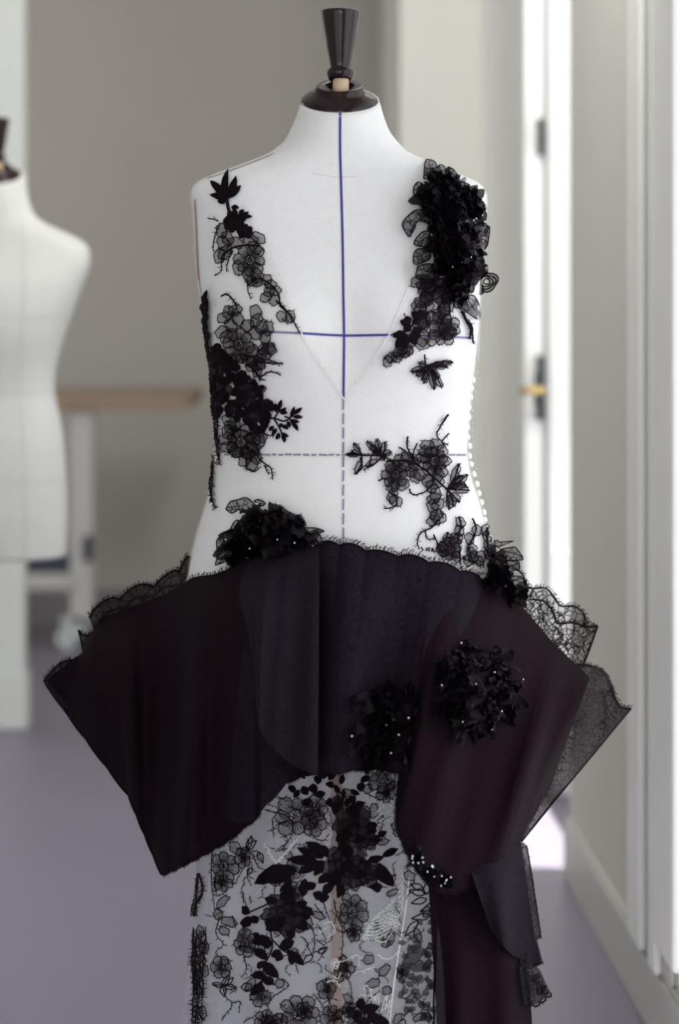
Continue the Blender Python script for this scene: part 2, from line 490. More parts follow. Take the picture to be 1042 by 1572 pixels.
def torso_rings(rows, D, k=120, bust=True, grow=0.0, tilt_rows=205):
    rings = []
    for (py, xl, xr, df, db, n) in rows:
        a = (xr - xl) / 2 * D / F + grow
        cx = ((xr + xl) / 2 - PX0) * D / F
        z = HC - (py - PY0) * D / F
        ring = []
        for j in range(k):
            t = 2 * pi * j / k
            c, s = cos(t), sin(t)
            x = a * math.copysign(abs(c) ** (2 / n), c)
            dep = (db if s > 0 else df) + grow
            y = dep * math.copysign(abs(s) ** (2 / n), s)
            if bust and s < 0:
                for sx in (-1, 1):
                    bx = sx * 0.083
                    g = math.exp(-((x - bx) / 0.062) ** 2 - ((py - 500) / (70 if py < 500 else 55)) ** 2)
                    y -= 0.020 * g
                g = math.exp(-(x / 0.035) ** 2 - ((py - 505) / 70) ** 2)
                y += 0.008 * g
            dz = 0
            if tilt_rows and py < tilt_rows:
                w = (tilt_rows - py) / (tilt_rows - rows[0][0])
                dz = 0.40 * y * w
            ring.append(Vector((cx + x, y + D - D0, z + dz)))
        rings.append(ring)
    return rings

def loft(rings, close_top=True, close_bot=True):
    mb = MB()
    k = len(rings[0])
    vs = [p for r in rings for p in r]
    fs = []
    for i in range(len(rings) - 1):
        for j in range(k):
            fs.append((i * k + j, (i + 1) * k + j, (i + 1) * k + (j + 1) % k, i * k + (j + 1) % k))
    if close_top:
        fs.append(tuple(range(k)))
    if close_bot:
        fs.append(tuple(reversed(range((len(rings) - 1) * k, len(rings) * k))))
    mb.add(vs, fs)
    return mb

class Surf:
    def __init__(self, mb):
        self.b = BVHTree.FromPolygons([Vector(v) for v in mb.v], mb.f)
        self.o = Vector((0, -D0, HC))
    def at(self, px, py, off=0.0):
        d = (P(px, py, D0) - self.o).normalized()
        loc, nor, i, dist = self.b.ray_cast(self.o, d)
        if loc is None:
            q = P(px, py, D0)
            loc, nor, i, dist = self.b.find_nearest(q)
            loc = loc * 0.6 + q * 0.4 if dist < 0.03 else q
            nor = Vector((0, -1, 0))
            return loc + nor * off
        if nor.dot(d) > 0:
            nor = -nor
        return loc + nor * off
    def front(self, px, py, off=0.0):
        q = self.at(px, py, 0.0)
        return q + (self.o - q).normalized() * off
    def normal(self, px, py):
        d = (P(px, py, D0) - self.o).normalized()
        loc, nor, i, dist = self.b.ray_cast(self.o, d)
        if loc is None:
            return Vector((0, -1, 0))
        return -nor if nor.dot(d) > 0 else nor

# ---------------------------------------------------------------- main dress form
form = thing('dress_form', 'white canvas dress form with dark lacquered finial, wearing the black lace gown', 'dress form', (0, 0, 0))
rows = interp_rows(MAIN, 9)
tr_ = torso_rings(rows, D0)
torso_mb = loft(tr_)
torso_mb.build('torso', M['canvas'], form, smooth=True)
TS = Surf(torso_mb)

def ribbon(surf, pts, w, off, mb, step=6):
    """flat tape lying on a surface, w pixels wide"""
    line = smooth_line(pts, step)
    vs, fs = [], []
    for i, p in enumerate(line):
        a = line[max(i - 1, 0)]; c = line[min(i + 1, len(line) - 1)]
        dx, dy = c[0] - a[0], c[1] - a[1]
        L = hypot(dx, dy) or 1
        nx, ny = -dy / L * w / 2, dx / L * w / 2
        for s in (-1, 1):
            q = surf.at(p[0] + s * nx, p[1] + s * ny, off)
            vs.append(q)
        if i:
            n = 2 * i
            fs.append((n - 2, n - 1, n + 1, n))
    mb.add(vs, fs)

mb = MB(); ribbon(TS, [(522, 174), (522, 230), (524, 300), (526, 380), (527, 450), (528, 515), (527, 612)], 3.6, 0.0009, mb)
mb.build('centre_tape', M['tape_blue'], form, label='blue centre front tape')
mb = MB()
for y0 in range(612, 835, 22):
    ribbon(TS, [(527, y0), (526.5, y0 + 17)], 3.2, 0.0009, mb)
mb.build('centre_stitching', M['tape_slate'], form, label='broken blue centre line below the tape', kind='stuff')
mb = MB(); ribbon(TS, [(395, 509), (430, 510), (470, 512), (528, 515), (600, 514), (650, 515), (726, 519)], 3.4, 0.0009, mb)
mb.build('bust_tape', M['tape_blue'], form, label='blue tape across the bust')
mb = MB()
x = 345
while x < 712:
    L = random.uniform(5, 16)
    ribbon(TS, [(x, 698 + random.uniform(-.6, .6)), (x + L, 698 + random.uniform(-.6, .6))], 3.0, 0.0012, mb)
    x += L + random.uniform(1, 4)
mb.build('waist_stitching', M['tape_slate'], form, label='dashed slate line round the waist', kind='stuff')
mb = MB(); ribbon(TS, [(300, 306), (302, 350), (304, 400), (306, 430)], 2.2, 0.0012, mb)
mb.build('side_seam', M['seam_red'], form, label='red side seam thread')
mb = MB(); ribbon(TS, [(306, 430), (312, 470), (318, 505)], 1.5, 0.0010, mb); ribbon(TS, [(318, 274), (350, 263), (385, 250), (420, 236)], 1.6, 0.0010, mb)
mb.build('shoulder_seam', M['seam_grey'], form)
mb = MB(); ribbon(TS, [(480, 266), (500, 270), (523, 272), (550, 271)], 0.9, 0.0008, mb)
mb.build('neck_seam', M['canvas_far'], form)

# neck cap, peg and finial
def fin(scale_D, cxp, ypx, parent, k=44):
    """ypx(y) gives the height of a row of the main form's finial"""
    D = scale_D[0]; s = scale_D[1]
    cx = (cxp - PX0) * D / F
    R = lambda hw: hw * s * D / F
    Z = lambda y: ypx(y)
    y0 = D - D0
    tilt = Matrix.Rotation(radians(22), 3, 'X')
    mb = MB()
    zc = Z(157)
    dz = lambda px: px * s * D / F
    mb.lathe([(R(40), dz(-4)), (R(58.5), dz(-3)), (R(60), dz(1)), (R(58.5), dz(5)), (R(52), dz(10)), (R(42), dz(16)), (R(37), dz(19)), (R(36), dz(25)), (R(33), dz(27)), (R(25), dz(25)), (R(18), dz(20))], (cx, y0, zc), k, tilt)
    mb.build('neck_cap', M['lacquer'], parent, smooth=True)
    mb = MB()
    mb.lathe([(R(12.5), Z(150)), (R(12.5), Z(122))], (cx + dz(2), y0 - 0.006, 0), 24)
    mb.build('peg', M['wood_peg'], parent, smooth=True)
    mb = MB()
    mb.lathe([(R(11), Z(126)), (R(14), Z(125.5)), (R(17.5), Z(122)), (R(21), Z(115)), (R(21.5), Z(111)), (R(20.5), Z(107.5)), (R(16), Z(105)), (R(16), Z(101)), (R(17), Z(95)), (R(21), Z(74)), (R(26), Z(44)), (R(29.5), Z(24)), (R(30.5), Z(19)), (R(29.5), Z(16.5)), (R(26), Z(15)), (R(14), Z(13.5)), (R(3), Z(13))], (cx + dz(1), y0, 0), k)
    mb.build('finial', M['lacquer'], parent, smooth=True)
fin((D0, 1.0), 521, lambda y: zat(y, D0), form)
# stand below: pole and round foot
mb = MB(); xpole = (517 - PX0) * D0 / F
mb.lathe([(0.0085, 0.03), (0.0085, zat(1150, D0) + 0.01)], (xpole, 0.0, 0), 20); mb.build('pole', M['wood_pole'], form, smooth=True, label='brown wooden pole')
mb = MB(); mb.lathe([(0.15, 0), (0.16, 0.008), (0.155, 0.02), (0.06, 0.035), (0.02, 0.05)], (xpole, 0, 0), 40); mb.build('foot', M['lacquer'], form, smooth=True)

# ---------------------------------------------------------------- second dress form, in the distance
D2 = 4.73
SEC = [(270, -46, 39, .060, .058, 2.0), (290, -48, 41, .063, .06, 2.0), (310, -51, 45, .066, .064, 2.0), (326, -57, 51, .068, .067, 2.0), (336, -66, 59, .069, .07, 2.05),
       (346, -84, 76, .071, .073, 2.15), (356, -108, 99, .073, .076, 2.3), (366, -128, 119, .075, .078, 2.5), (375, -140, 132, .078, .08, 2.6), (390, -146, 137, .084, .084, 2.7),
       (410, -145, 136, .095, .089, 2.6), (440, -134, 125, .112, .092, 2.5), (485, -118, 109, .122, .094, 2.3), (520, -106, 97, .12, .092, 2.25), (560, -95, 86, .108, .088, 2.2),
       (600, -92, 83, .10, .086, 2.2), (640, -100, 91, .106, .095, 2.2), (680, -106, 97, .112, .108, 2.2), (740, -110, 101, .115, .12, 2.2), (800, -111, 102, .114, .12, 2.2), (853, -108, 100, .108, .115, 2.2)]
x2 = (-5 - PX0) * D2 / F
form2 = thing('dress_form', 'bare off-white dress form standing before the white pillar', 'dress form', (x2, D2 - D0, 0))
rows2 = interp_rows(SEC, 9)
t2 = loft(torso_rings(rows2, D2, 80, bust=False, tilt_rows=310))
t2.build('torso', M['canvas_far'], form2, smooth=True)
T2 = Surf(t2)
mb = MB()
ribbon(T2, [(-3, 485), (50, 486), (106, 485)], 3, 0.001, mb); mb.build('bust_seam', M['seam_grey'], form2)
mb = MB(); ribbon(T2, [(-3, 603), (40, 604), (82, 602)], 3, 0.001, mb); mb.build('waist_seam', M['seam_grey'], form2)
mb = MB(); ribbon(T2, [(-3, 740), (40, 741), (98, 739)], 3, 0.001, mb); mb.build('hip_seam', M['seam_grey'], form2)
mb = MB(); ribbon(T2, [(30, 335), (36, 360), (37, 420), (35, 485), (30, 560), (29, 603), (34, 680), (37, 740), (38, 850)], 3, 0.001, mb); mb.build('princess_seam', M['seam_grey'], form2)
fin((D2, 0.634), -5, lambda y: HC - ((270 + (y - 155) * 0.634) - PY0) * D2 / F, form2)
mb = MB(); zb = zat(853, D2)
mb.tube([(x2 - 0.02, D2 - D0, zb + 0.01), (x2 - 0.02, D2 - D0, zb - 0.05), (x2 - 0.03, D2 - D0, zb - 0.09), (x2 - 0.30, D2 - D0, zb - 0.16), (x2 - 0.34, D2 - D0, zb - 0.2), (x2 - 0.345, D2 - D0, 0.03)], 0.014, 12)
mb.build('pole', M['iron'], form2, smooth=True)
mb = MB(); mb.lathe([(0.18, 0), (0.19, 0.01), (0.18, 0.022), (0.05, 0.035), (0.02, 0.06)], (x2 - 0.345, D2 - D0, 0), 36); mb.build('foot', M['iron'], form2, smooth=True)

# ---------------------------------------------------------------- work table behind
DT = 7.75
def xat(px, D):
    return (px - PX0) * D / F
zt = zat(608, DT)
table = thing('work_table', 'worktable with oak top and white leg on a caster by the grey wall', 'table', (xat(40, DT), DT - D0 + 0.35, 0))
ya, yb = DT - D0 - 0.02, DT - D0 + 0.75
mb = MB(); mb.box((xat(-260, DT), ya, zt - 0.048), (xat(291, DT), yb, zt)); bevel(mb.build('table_top', M['wood_top'], table), 0.004)
for X0 in (107, -200):
    for yy in (ya + 0.03, yb - 0.11):
        if X0 == 107 and yy > ya + 0.05:
            continue
        mb = MB(); mb.box((xat(X0, DT), yy, 0.10), (xat(X0 + 35, DT), yy + 0.08, zt - 0.048)); lg = bevel(mb.build('leg', M['leg_white'], table), 0.004)
        mb = MB(); cx = xat(X0 - 6, DT); mb.lathe([(0.012, -0.016), (0.037, -0.014), (0.041, 0), (0.037, 0.014), (0.012, 0.016)], (cx, yy + 0.04, 0.042), 24, Matrix.Rotation(pi / 2, 3, 'X'))
        mb.box((cx - 0.012, yy + 0.01, 0.05), (cx + 0.06, yy + 0.024, 0.115)); mb.box((cx - 0.012, yy + 0.056, 0.05), (cx + 0.06, yy + 0.07, 0.115)); mb.box((cx - 0.02, yy + 0.0, 0.1), (cx + 0.075, yy + 0.08, 0.118))
        mb.build('caster', M['caster'], lg)
mb = MB(); mb.box((xat(-200, DT), ya + 0.04, zat(879, DT)), (xat(107, DT), ya + 0.08, zat(853, DT))); mb.build('rail', M['steel_blue'], table, label='dark blue steel rail')
mb = MB(); mb.box((xat(-200, DT), ya + 0.02, zat(905, DT)), (xat(107, DT), ya + 0.5, zat(881, DT))); mb.build('lower_shelf', M['leg_white'], table)
mb = MB(); mb.box((xat(129, DT), ya - 0.0, zat(860, DT)), (xat(142, DT), ya + 0.03, zat(822, DT))); bevel(mb.build('bracket', M['steel_blue'], table), 0.003)

# ================================================================ THE GOWN
gown = thing('gown', 'white tulle gown with black lace appliques, flared black peplum and dark train', 'gown', (0, 0, 0))

# --- bodice: sheer white tulle outside the deep V
def v_edge(y):
    """left and right limits of the open V at a height"""
    Lp = [(262, 352), (300, 368), (360, 398), (430, 430), (511, 462), (560, 493), (612, 528)]
    Rp = [(262, 668), (330, 650), (400, 640), (440, 628), (500, 605), (560, 570), (612, 528)]
    def f(t):
        for (y0, x0), (y1, x1) in zip(t, t[1:]):
            if y <= y1:
                return x0 + (x1 - x0) * max(0, (y - y0)) / (y1 - y0)
        return t[-1][1]
    return f(Lp), f(Rp)

brow = [r for r in interp_rows(MAIN, 7) if 288 <= r[0] <= 930]
br = torso_rings(brow, D0, 200, grow=0.0022)
mb = MB(); K = 200
idx = {}
def to_px(p):
    D = p[1] + D0
    return PX0 + p[0] * F / D, PY0 + (HC - p[2]) * F / D
for i in range(len(br) - 1):
    for j in range(K):
        q = [br[i][j], br[i + 1][j], br[i + 1][(j + 1) % K], br[i][(j + 1) % K]]
        c = sum(q, Vector()) / 4
        x_, y_ = to_px(c)
        if c[1] < 0 and y_ < 612:
            l_, r_ = v_edge(y_)
            if l_ < x_ < r_:
                continue
        n_ = len(mb.v)
        ids = []
        for (a, b_) in ((i, j), (i + 1, j), (i + 1, (j + 1) % K), (i, (j + 1) % K)):
            if (a, b_) not in idx:
                idx[(a, b_)] = len(mb.v); mb.v.append(tuple(br[a][b_]))
            ids.append(idx[(a, b_)])
        mb.f.append(tuple(ids))
bodice = mb.build('bodice', M['tulle_white'], gown, smooth=True)
mb = MB()
for side in (0, 1):
    ribbon(TS, [(v_edge(y)[side], y) for y in (300, 340, 380, 430, 470, 511, 545, 580, 612)], 2.4, 0.003, mb)
mb.build('neckline_binding', M['trim_white'], bodice, label='thin white binding along the deep V neckline')
mb = MB()
for side, x0 in ((0, 320), (1, 741)):
    pass
# fine hairs of the left armhole edge
for i in range(70):
    y = random.uniform(310, 470); x = 322 + random.uniform(-3, 9) + (y - 310) * 0.02
    a = random.uniform(-0.6, 0.6)
    mb.tube([TS.at(x, y, .003), TS.at(x + 5 * cos(a), y + 5 * sin(a), .005)], 0.0003, 3)
mb.build('frayed_edge', M['thread_white'], bodice, kind='stuff')
# side buttons and their loops
BTN = [(100, 325), (90, 375), (85, 430), (75, 490), (73, 550), (65, 610), (67, 670), (78, 725), (78, 785), (88, 835), (105, 895), (123, 955), (135, 1010), (150, 1065), (165, 1125), (170, 1170), (182, 1220), (195, 1270)]
mb = MB(); mb.lathe([(0.0006, -0.0042), (0.0018, -0.0036), (0.0028, -0.0018), (0.0031, 0), (0.0028, 0.0018), (0.0018, 0.0036), (0.0006, 0.0042)], (0, 0, 0), 10)
bme = mb.mesh('button', M['button'], smooth=True)
for i, (x, y) in enumerate(BTN):
    p = P(700 + x / 3.93 + 1.0, 500 + y / 3.93, D0 - 0.01)
    shared('button', bme, bodice, Matrix.Translation(p) @ Matrix.Rotation(radians(-14), 4, 'Y'))
mb = MB()
for i in range(46):
    y = 515 + i * 2.0 if i < 20 else 560 + (i - 20) * 10
    x = 733 - (y - 512) * 0.06 if y < 620 else 722 + max(0, (y - 690)) * 0.18
    mb.tube([P(x, y, D0 - 0.005), P(x + 3, y - 1, D0 - 0.008), P(x + 4, y + 1.5, D0 - 0.006)], 0.00035, 3)
mb.build('button_loops', M['thread_white'], bodice, kind='stuff')

# --- skirt
SK = [(1090, 310, 752, .125, .125, 2.1), (1200, 307, 748, .135, .14, 2.1), (1330, 301, 745, .145, .155, 2.1), (1450, 290, 748, .155, .17, 2.1), (1572, 278, 754, .165, .185, 2.1), (1700, 268, 764, .175, .20, 2.1), (1860, 256, 776, .185, .21, 2.1)]
def skirt_rings(rows, k, grow=0.0, amp=0.006):
    rings = torso_rings(rows, D0, k, bust=False, grow=grow, tilt_rows=0)
    for i, r in enumerate(rings):
        w = i / (len(rings) - 1)
        for j, p in enumerate(r):
            a = 2 * pi * j / k
            p.y += amp * (0.4 + w) * sin(a * 11 + 0.8) + amp * 0.5 * sin(a * 19)
    return rings
sk_mb = loft(skirt_rings(interp_rows(SK, 25), 140), False, False)
skirt = sk_mb.build('skirt', M['skirt_net'], gown, smooth=True, label='pale sheer net skirt')
SS = Surf(sk_mb)
SK2 = [(r[0], r[1] + 24, r[2] - 20, r[3] - .02, r[4] - .02, r[5]) for r in SK]
SKO = [(r[0], r[1] - 1 - max(0, r[0] - 1330) * 0.01, r[2], r[3] + .006, r[4], r[5]) for r in SK]
loft(skirt_rings(interp_rows(SK2, 40), 100), False, False).build('underskirt', M['skirt_under'], gown, smooth=True, label='pale mint tulle underskirt')

# --- lace tools: everything is laid on a surface of the body
class Lace:
    def __init__(self, surf, parent, name='lace_applique', thread='thread', petal='petal_sheer', leaf='leaf', off=0.0035, T=None, thick=0.00085, label=None):
        self.s, self.parent, self.name = surf, parent, name
        self.th, self.pm, self.lm = thread, petal, leaf
        self.off = off
        self.mb = MB()
        self.pieces = []
        self.T = T or (lambda p: p)
        self.r = thick
        self.label = label
    def pt(self, p):
        return self.T(p)
    def line(self, pts, r=None, off=None, step=4, taper=None):
        L = smooth_line(pts, step)
        self.mb.tube([self.s.at(x, y, (self.off if off is None else off) + 0.0008) for x, y in L], r or self.r, 4, taper)
    def fill(self, outline, name, mat, off):
        n = len(outline)
        cx = sum(p[0] for p in outline) / n; cy = sum(p[1] for p in outline) / n
        mb = MB()
        vs = [self.s.at(cx, cy, off + 0.001)]
        for f in (0.55, 1.0):
            vs += [self.s.at(cx + (x - cx) * f, cy + (y - cy) * f, off + (0.0008 if f < 1 else 0)) for x, y in outline]
        fs = [(0, 1 + (i + 1) % n, 1 + i) for i in range(n)] + [(1 + i, 1 + (i + 1) % n, 1 + n + (i + 1) % n, 1 + n + i) for i in range(n)]
        mb.add(vs, fs)
        self.pieces.append((mb, name, mat))
    def petal(self, cx, cy, rx, ry, ang, lobes=5, amp=0.15, off=None, mat=None, outline=True):
        pts = []
        ph = random.random() * 6
        for i in range(16):
            t = 2 * pi * i / 16
            k = 1 - amp + amp * 2 * abs(sin(t * lobes / 2 + ph))
            x, y = rx * k * cos(t), ry * k * sin(t)
            pts.append((cx + x * cos(ang) - y * sin(ang), cy + x * sin(ang) + y * cos(ang)))
        o = (self.off if off is None else off) + random.uniform(0, 0.0012)
        self.fill(pts, 'petal', mat or self.pm, o)
        if outline:
            self.mb.tube([self.s.at(x, y, o + 0.0008) for x, y in pts + pts[:1]], self.r, 3, cap=False)
            self.fuzz(pts, cx, cy, o, 3)
    def fuzz(self, pts, cx, cy, o, n, L=3.4):
        for k in range(n):
            x, y = random.choice(pts)
            a = atan2(y - cy, x - cx) + random.uniform(-.7, .7); b = a + random.choice((-1, 1)) * random.uniform(.4, 1.4)
            l_ = L * random.uniform(.6, 1.2)
            self.mb.tube([self.s.at(x, y, o + .0006), self.s.at(x + l_ * .6 * cos(a), y + l_ * .6 * sin(a), o + .001), self.s.at(x + l_ * (.6 * cos(a) + .5 * cos(b)), y + l_ * (.6 * sin(a) + .5 * sin(b)), o + .001)], self.r * .7, 3)
    def leaf(self, bx, by, tx, ty, w, mat=None, off=None, veins=False, jag=0.0):
        L = hypot(tx - bx, ty - by) or 1
        ux, uy = (tx - bx) / L, (ty - by) / L
        prof = [(0, .08), (.15, .55), (.32, .92), (.5, 1), (.68, .85), (.85, .5), (1, 0.02)]
        cu = random.uniform(-.12, .12) * L
        left = []; right = []
        for t, k in prof:
            b_ = cu * 4 * t * (1 - t)
            j1 = 1 + random.uniform(-jag, jag); j2 = 1 + random.uniform(-jag, jag)
            x, y = bx + ux * L * t - uy * b_, by + uy * L * t + ux * b_
            left.append((x - uy * w / 2 * k * j1, y + ux * w / 2 * k * j1))
            right.append((x + uy * w / 2 * k * j2, y - ux * w / 2 * k * j2))
        o = (self.off if off is None else off) + 0.0012 + random.uniform(0, 0.0015)
        self.fill(left + right[::-1], 'leaf', mat or self.lm, o)
        if veins:
            self.line([(bx, by), (bx + ux * L * .5 - uy * cu, by + uy * L * .5 + ux * cu), (tx, ty)], self.r * .8, o + 0.0004)
    def oleaf(self, bx, by, tx, ty, w):
        """a leaf drawn only as an outline thread"""
        ux, uy = tx - bx, ty - by
        L = hypot(ux, uy) or 1
        ux /= L; uy /= L
        pts = [(bx, by), (bx + ux * L * .4 - uy * w / 2, by + uy * L * .4 + ux * w / 2), (tx, ty)]
        pts2 = [(bx, by), (bx + ux * L * .4 + uy * w / 2, by + uy * L * .4 - ux * w / 2), (tx, ty)]
        self.line(pts); self.line(pts2)
    def ring(self, cx, cy, r, rr=None):
        self.mb.tube([self.s.at(cx + r * cos(t * pi / 4), cy + r * sin(t * pi / 4), self.off + 0.0016) for t in range(9)], rr or self.r * .7, 3, cap=False)
    def flower(self, cx, cy, r, n=7, ex=1.0, rot=None, hole=0.31, dens=1.0):
        """a ring of scalloped petals side by side round a centre of small open rings"""
        rot = random.random() * 6 if rot is None else rot
        h = pi / n
        for i in range(n):
            a = rot + 2 * pi * i / n + random.uniform(-.05, .05)
            R_ = r * random.uniform(.82, 1.12)
            pr = [(-.80, hole), (-.95, .45), (-1.0, .62), (-.93, .80), (-.70, .86), (-.55, .93), (-.28, .93), (0, 1.0), (.28, .93), (.55, .93), (.70, .86), (.93, .80), (1.0, .62), (.95, .45), (.80, hole), (0, hole * .9)]
            pts = []
            for t, f in pr:
                f2 = f * (R_ / r if f > .5 else 1) * r
                pts.append((cx + f2 * cos(a + t * h) * ex, cy + f2 * sin(a + t * h)))
            o = self.off + random.uniform(0, .0008)
            self.fill(pts, 'petal', self.pm, o)
            self.mb.tube([self.s.at(x, y, o + .0008) for x, y in pts + pts[:1]], self.r, 3, cap=False)
            self.fuzz(pts[3:12], cx, cy, o, 3)
            for t in (-.4, .1, .5):
                self.line([(cx + hole * r * cos(a + t * h) * ex, cy + hole * r * sin(a + t * h)), (cx + .7 * r * cos(a + t * h * 1.1) * ex, cy + .7 * r * sin(a + t * h * 1.1))], self.r * .55)
        q = max(1.4, r * .075)
        for i in range(12):
            a = 2.4 * i; d = r * hole * .8 * math.sqrt(i / 11.0)
            self.ring(cx + d * cos(a) * ex, cy + d * sin(a), q)
    def twig(self, pts, barb=5.0, dens=5.0, thick=None, curl=0.5):
        L = smooth_line(pts, 3.5)
        self.mb.tube([self.s.at(x + random.uniform(-.5, .5), y + random.uniform(-.5, .5), self.off + 0.001) for x, y in L], thick or self.r * 1.25, 4, .6)
        acc = 0
        for i in range(1, len(L) - 1):
            acc += hypot(L[i][0] - L[i - 1][0], L[i][1] - L[i - 1][1])
            if acc > dens:
                acc = 0
                a = atan2(L[i + 1][1] - L[i - 1][1], L[i + 1][0] - L[i - 1][0]) + random.choice((-1, 1)) * random.uniform(.5, 1.5)
                b_ = barb * random.uniform(.5, 1.3)
                c_ = a + random.uniform(-1, 1) * curl * 2
                x, y = L[i]
                self.mb.tube([self.s.at(x, y, self.off + .001), self.s.at(x + b_ * .6 * cos(a), y + b_ * .6 * sin(a), self.off + .001),
                              self.s.at(x + b_ * .6 * cos(a) + b_ * .5 * cos(c_), y + b_ * .6 * sin(a) + b_ * .5 * sin(c_), self.off + .0012)], self.r * .85, 3, .5)
    def curlfan(self, bx, by, tips, w=7):
        """small curled fronds from one base"""
        for tx, ty in tips:
            self.line([(bx, by), ((bx + tx) / 2 + random.uniform(-3, 3), (by + ty) / 2 + random.uniform(-3, 3)), (tx, ty)], self.r * 1.2)
            mx, my = (bx + tx * 2) / 3, (by + ty * 2) / 3
            a = atan2(ty - by, tx - bx)
            self.petal(mx, my, hypot(tx - bx, ty - by) * .33, w * .45, a, 5, .14)
            self.twig([(tx, ty), (tx + 3 * cos(a + .8), ty + 3 * sin(a + .8))], 3, 2)
    def done(self):
        o = self.mb.build(self.name, M[self.th], self.parent, label=self.label)
        if self.name == 'white_embroidery':
            o['kind'] = 'stuff'
        for mb, name, mat in self.pieces:
            mb.build(name, M[mat], o, smooth=True)
        return o

def Z(x0, y0, s):
    return lambda x, y: (x0 + x / s, y0 + y / s)

# --- motif on the left shoulder
z = Z(280, 240, 4.168)
m = Lace(TS, gown, label='black lace spray on the shoulder with six pointed leaves')
for tx, ty, w in ((300, 98, 46), (350, 138, 50), (382, 192, 46), (188, 172, 52), (184, 252, 42), (235, 295, 44)):
    m.leaf(*z(292, 278), *z(tx, ty), w / 4.168)
m.line([z(292, 270), z(300, 330), z(320, 400)], .0022)
for bx, by, tx, ty in ((320, 330, 372, 336), (372, 380, 400, 345), (375, 385, 432, 360), (385, 390, 455, 392), (380, 395, 415, 415), (330, 350, 350, 322)):
    m.leaf(*z(bx, by), *z(tx, ty), 30 / 4.168)
m.line([z(330, 380), z(380, 384), z(430, 385)])
for i in range(9):
    a = i * 2.4; m.petal(*z(335 + 30 * cos(a), 420 + 34 * sin(a)), 38 / 4.17, 28 / 4.17, a, 3, .12, mat='leaf', outline=False)
for i in range(6):
    a = i * 2.4; m.petal(*z(405 + 22 * cos(a), 488 + 22 * sin(a)), 30 / 4.17, 22 / 4.17, a, 3, .12, mat='leaf', outline=False)
m.flower(*z(440, 670), 108 / 4.17, 8, .9)
for x, y, a in ((350, 560, .5), (300, 530, 1.2), (262, 480, 1.4), (270, 560, 1.3), (280, 620, 2.0), (470, 590, .8), (370, 720, 1.4), (430, 760, 1.2), (480, 770, 1.4), (440, 540, .3), (490, 530, .6), (250, 640, 1.7)):
    m.petal(*z(x, y), 46 / 4.17, 32 / 4.17, a)
for x, y in ((450, 805), (490, 810), (545, 800), (570, 830), (560, 875), (600, 870), (595, 930), (540, 910), (640, 1030), (690, 1030)):
    m.petal(*z(x, y), 34 / 4.17, 27 / 4.17, random.random() * 3)
m.twig([z(330, 600), z(268, 640), z(262, 730), z(222, 768)]); m.twig([z(330, 610), z(300, 680), z(292, 748)]); m.twig([z(425, 800), z(430, 860), z(448, 918)])
m.twig([z(240, 420), z(215, 405), z(180, 400)]); m.twig([z(250, 430), z(215, 530), z(210, 610)])
m.twig([z(600, 930), z(660, 985), z(715, 1070), z(750, 1132)], 5, 3, .0013); m.twig([z(620, 960), z(690, 1020), z(720, 1050)], 5, 3); m.twig([z(640, 1040), z(680, 1080)], 5, 3)
m.line([z(270, 640), z(330, 590), z(420, 575), z(500, 580)], .0012); m.line([z(430, 830), z(500, 790), z(600, 860), z(630, 960)], .0011)
m.done()

# --- motif under the left arm: sheer flower and dark rosette running down the side seam
z = Z(280, 240, 4.168)
m = Lace(TS, gown, label='sheer black lace flower beside the arm')
m.flower(*z(375, 1200), 112 / 4.17, 8, .85)
for x, y in ((480, 1000), (485, 1050), (520, 1090), (555, 1100), (330, 1080), (430, 1080), (480, 1130), (540, 1150), (560, 1220), (530, 1260), (460, 1240), (310, 1000), (350, 985), (370, 1040), (285, 1030), (270, 1120), (440, 1300), (500, 1320), (330, 1300), (300, 1150)):
    m.petal(*z(x, y), 42 / 4.17, 32 / 4.17, random.random() * 3)
m.twig([z(262, 895), z(300, 885), z(340, 925), z(360, 970), z(330, 1010)], 6, 3, .0012)
m.twig([z(560, 1290), z(600, 1310), z(648, 1318)], 5, 3, .0012); m.twig([z(500, 1240), z(570, 1190), z(600, 1220)], 5, 3)
z = Z(280, 500, 3.93)
for x, y in ((370, 190), (430, 200), (480, 220), (500, 130), (540, 140), (460, 270), (430, 240), (480, 190)):
    m.petal(*z(x, y), 34 / 3.93, 26 / 3.93, random.random() * 3)
m.twig([z(450, 200), z(540, 220), z(612, 216)], 5, 3, .0012); m.twig([z(430, 240), z(470, 300), z(500, 325)], 5, 3, .0012); m.twig([z(480, 300), z(540, 268), z(600, 292)], 5, 3, .0012); m.twig([z(400, 230), z(450, 270), z(480, 330)], 5, 3, .0012)
m.done()

z = Z(280, 500, 3.93)
m = Lace(TS, gown, name='dark_rosette', label='dense black guipure rosette on the side of the bodice', off=0.004)
poly = [(165, 130), (235, 135), (300, 190), (345, 260), (410, 330), (480, 385), (520, 450), (555, 520), (540, 590), (490, 640), (430, 620), (380, 580), (330, 555), (250, 560), (190, 555), (182, 400), (172, 260)]
def inside(p, poly):
    x, y = p; c = False
    for i in range(len(poly)):
        x1, y1 = poly[i]; x2_, y2_ = poly[i - 1]
        if (y1 > y) != (y2_ > y) and x < (x2_ - x1) * (y - y1) / (y2_ - y1) + x1:
            c = not c
    return c
cnt = 0
while cnt < 95:
    p = (random.uniform(165, 560), random.uniform(130, 640))
    if inside(p, poly):
        a = random.random() * 6.28
        m.petal(*z(*p), random.uniform(30, 46) / 3.93, random.uniform(20, 28) / 3.93, a, 3, .14, mat='leaf' if cnt % 5 else 'petal_dark', outline=cnt % 2 == 0); cnt += 1
for (bx, by), (tx, ty) in (((380, 300), (375, 255)), ((400, 320), (420, 290)), ((440, 350), (470, 360)), ((460, 400), (500, 430))):
    m.leaf(*z(bx, by), *z(tx, ty), 44 / 3.93)
m.twig([z(330, 240), z(380, 330), z(460, 390)], 5, 4, .0012)
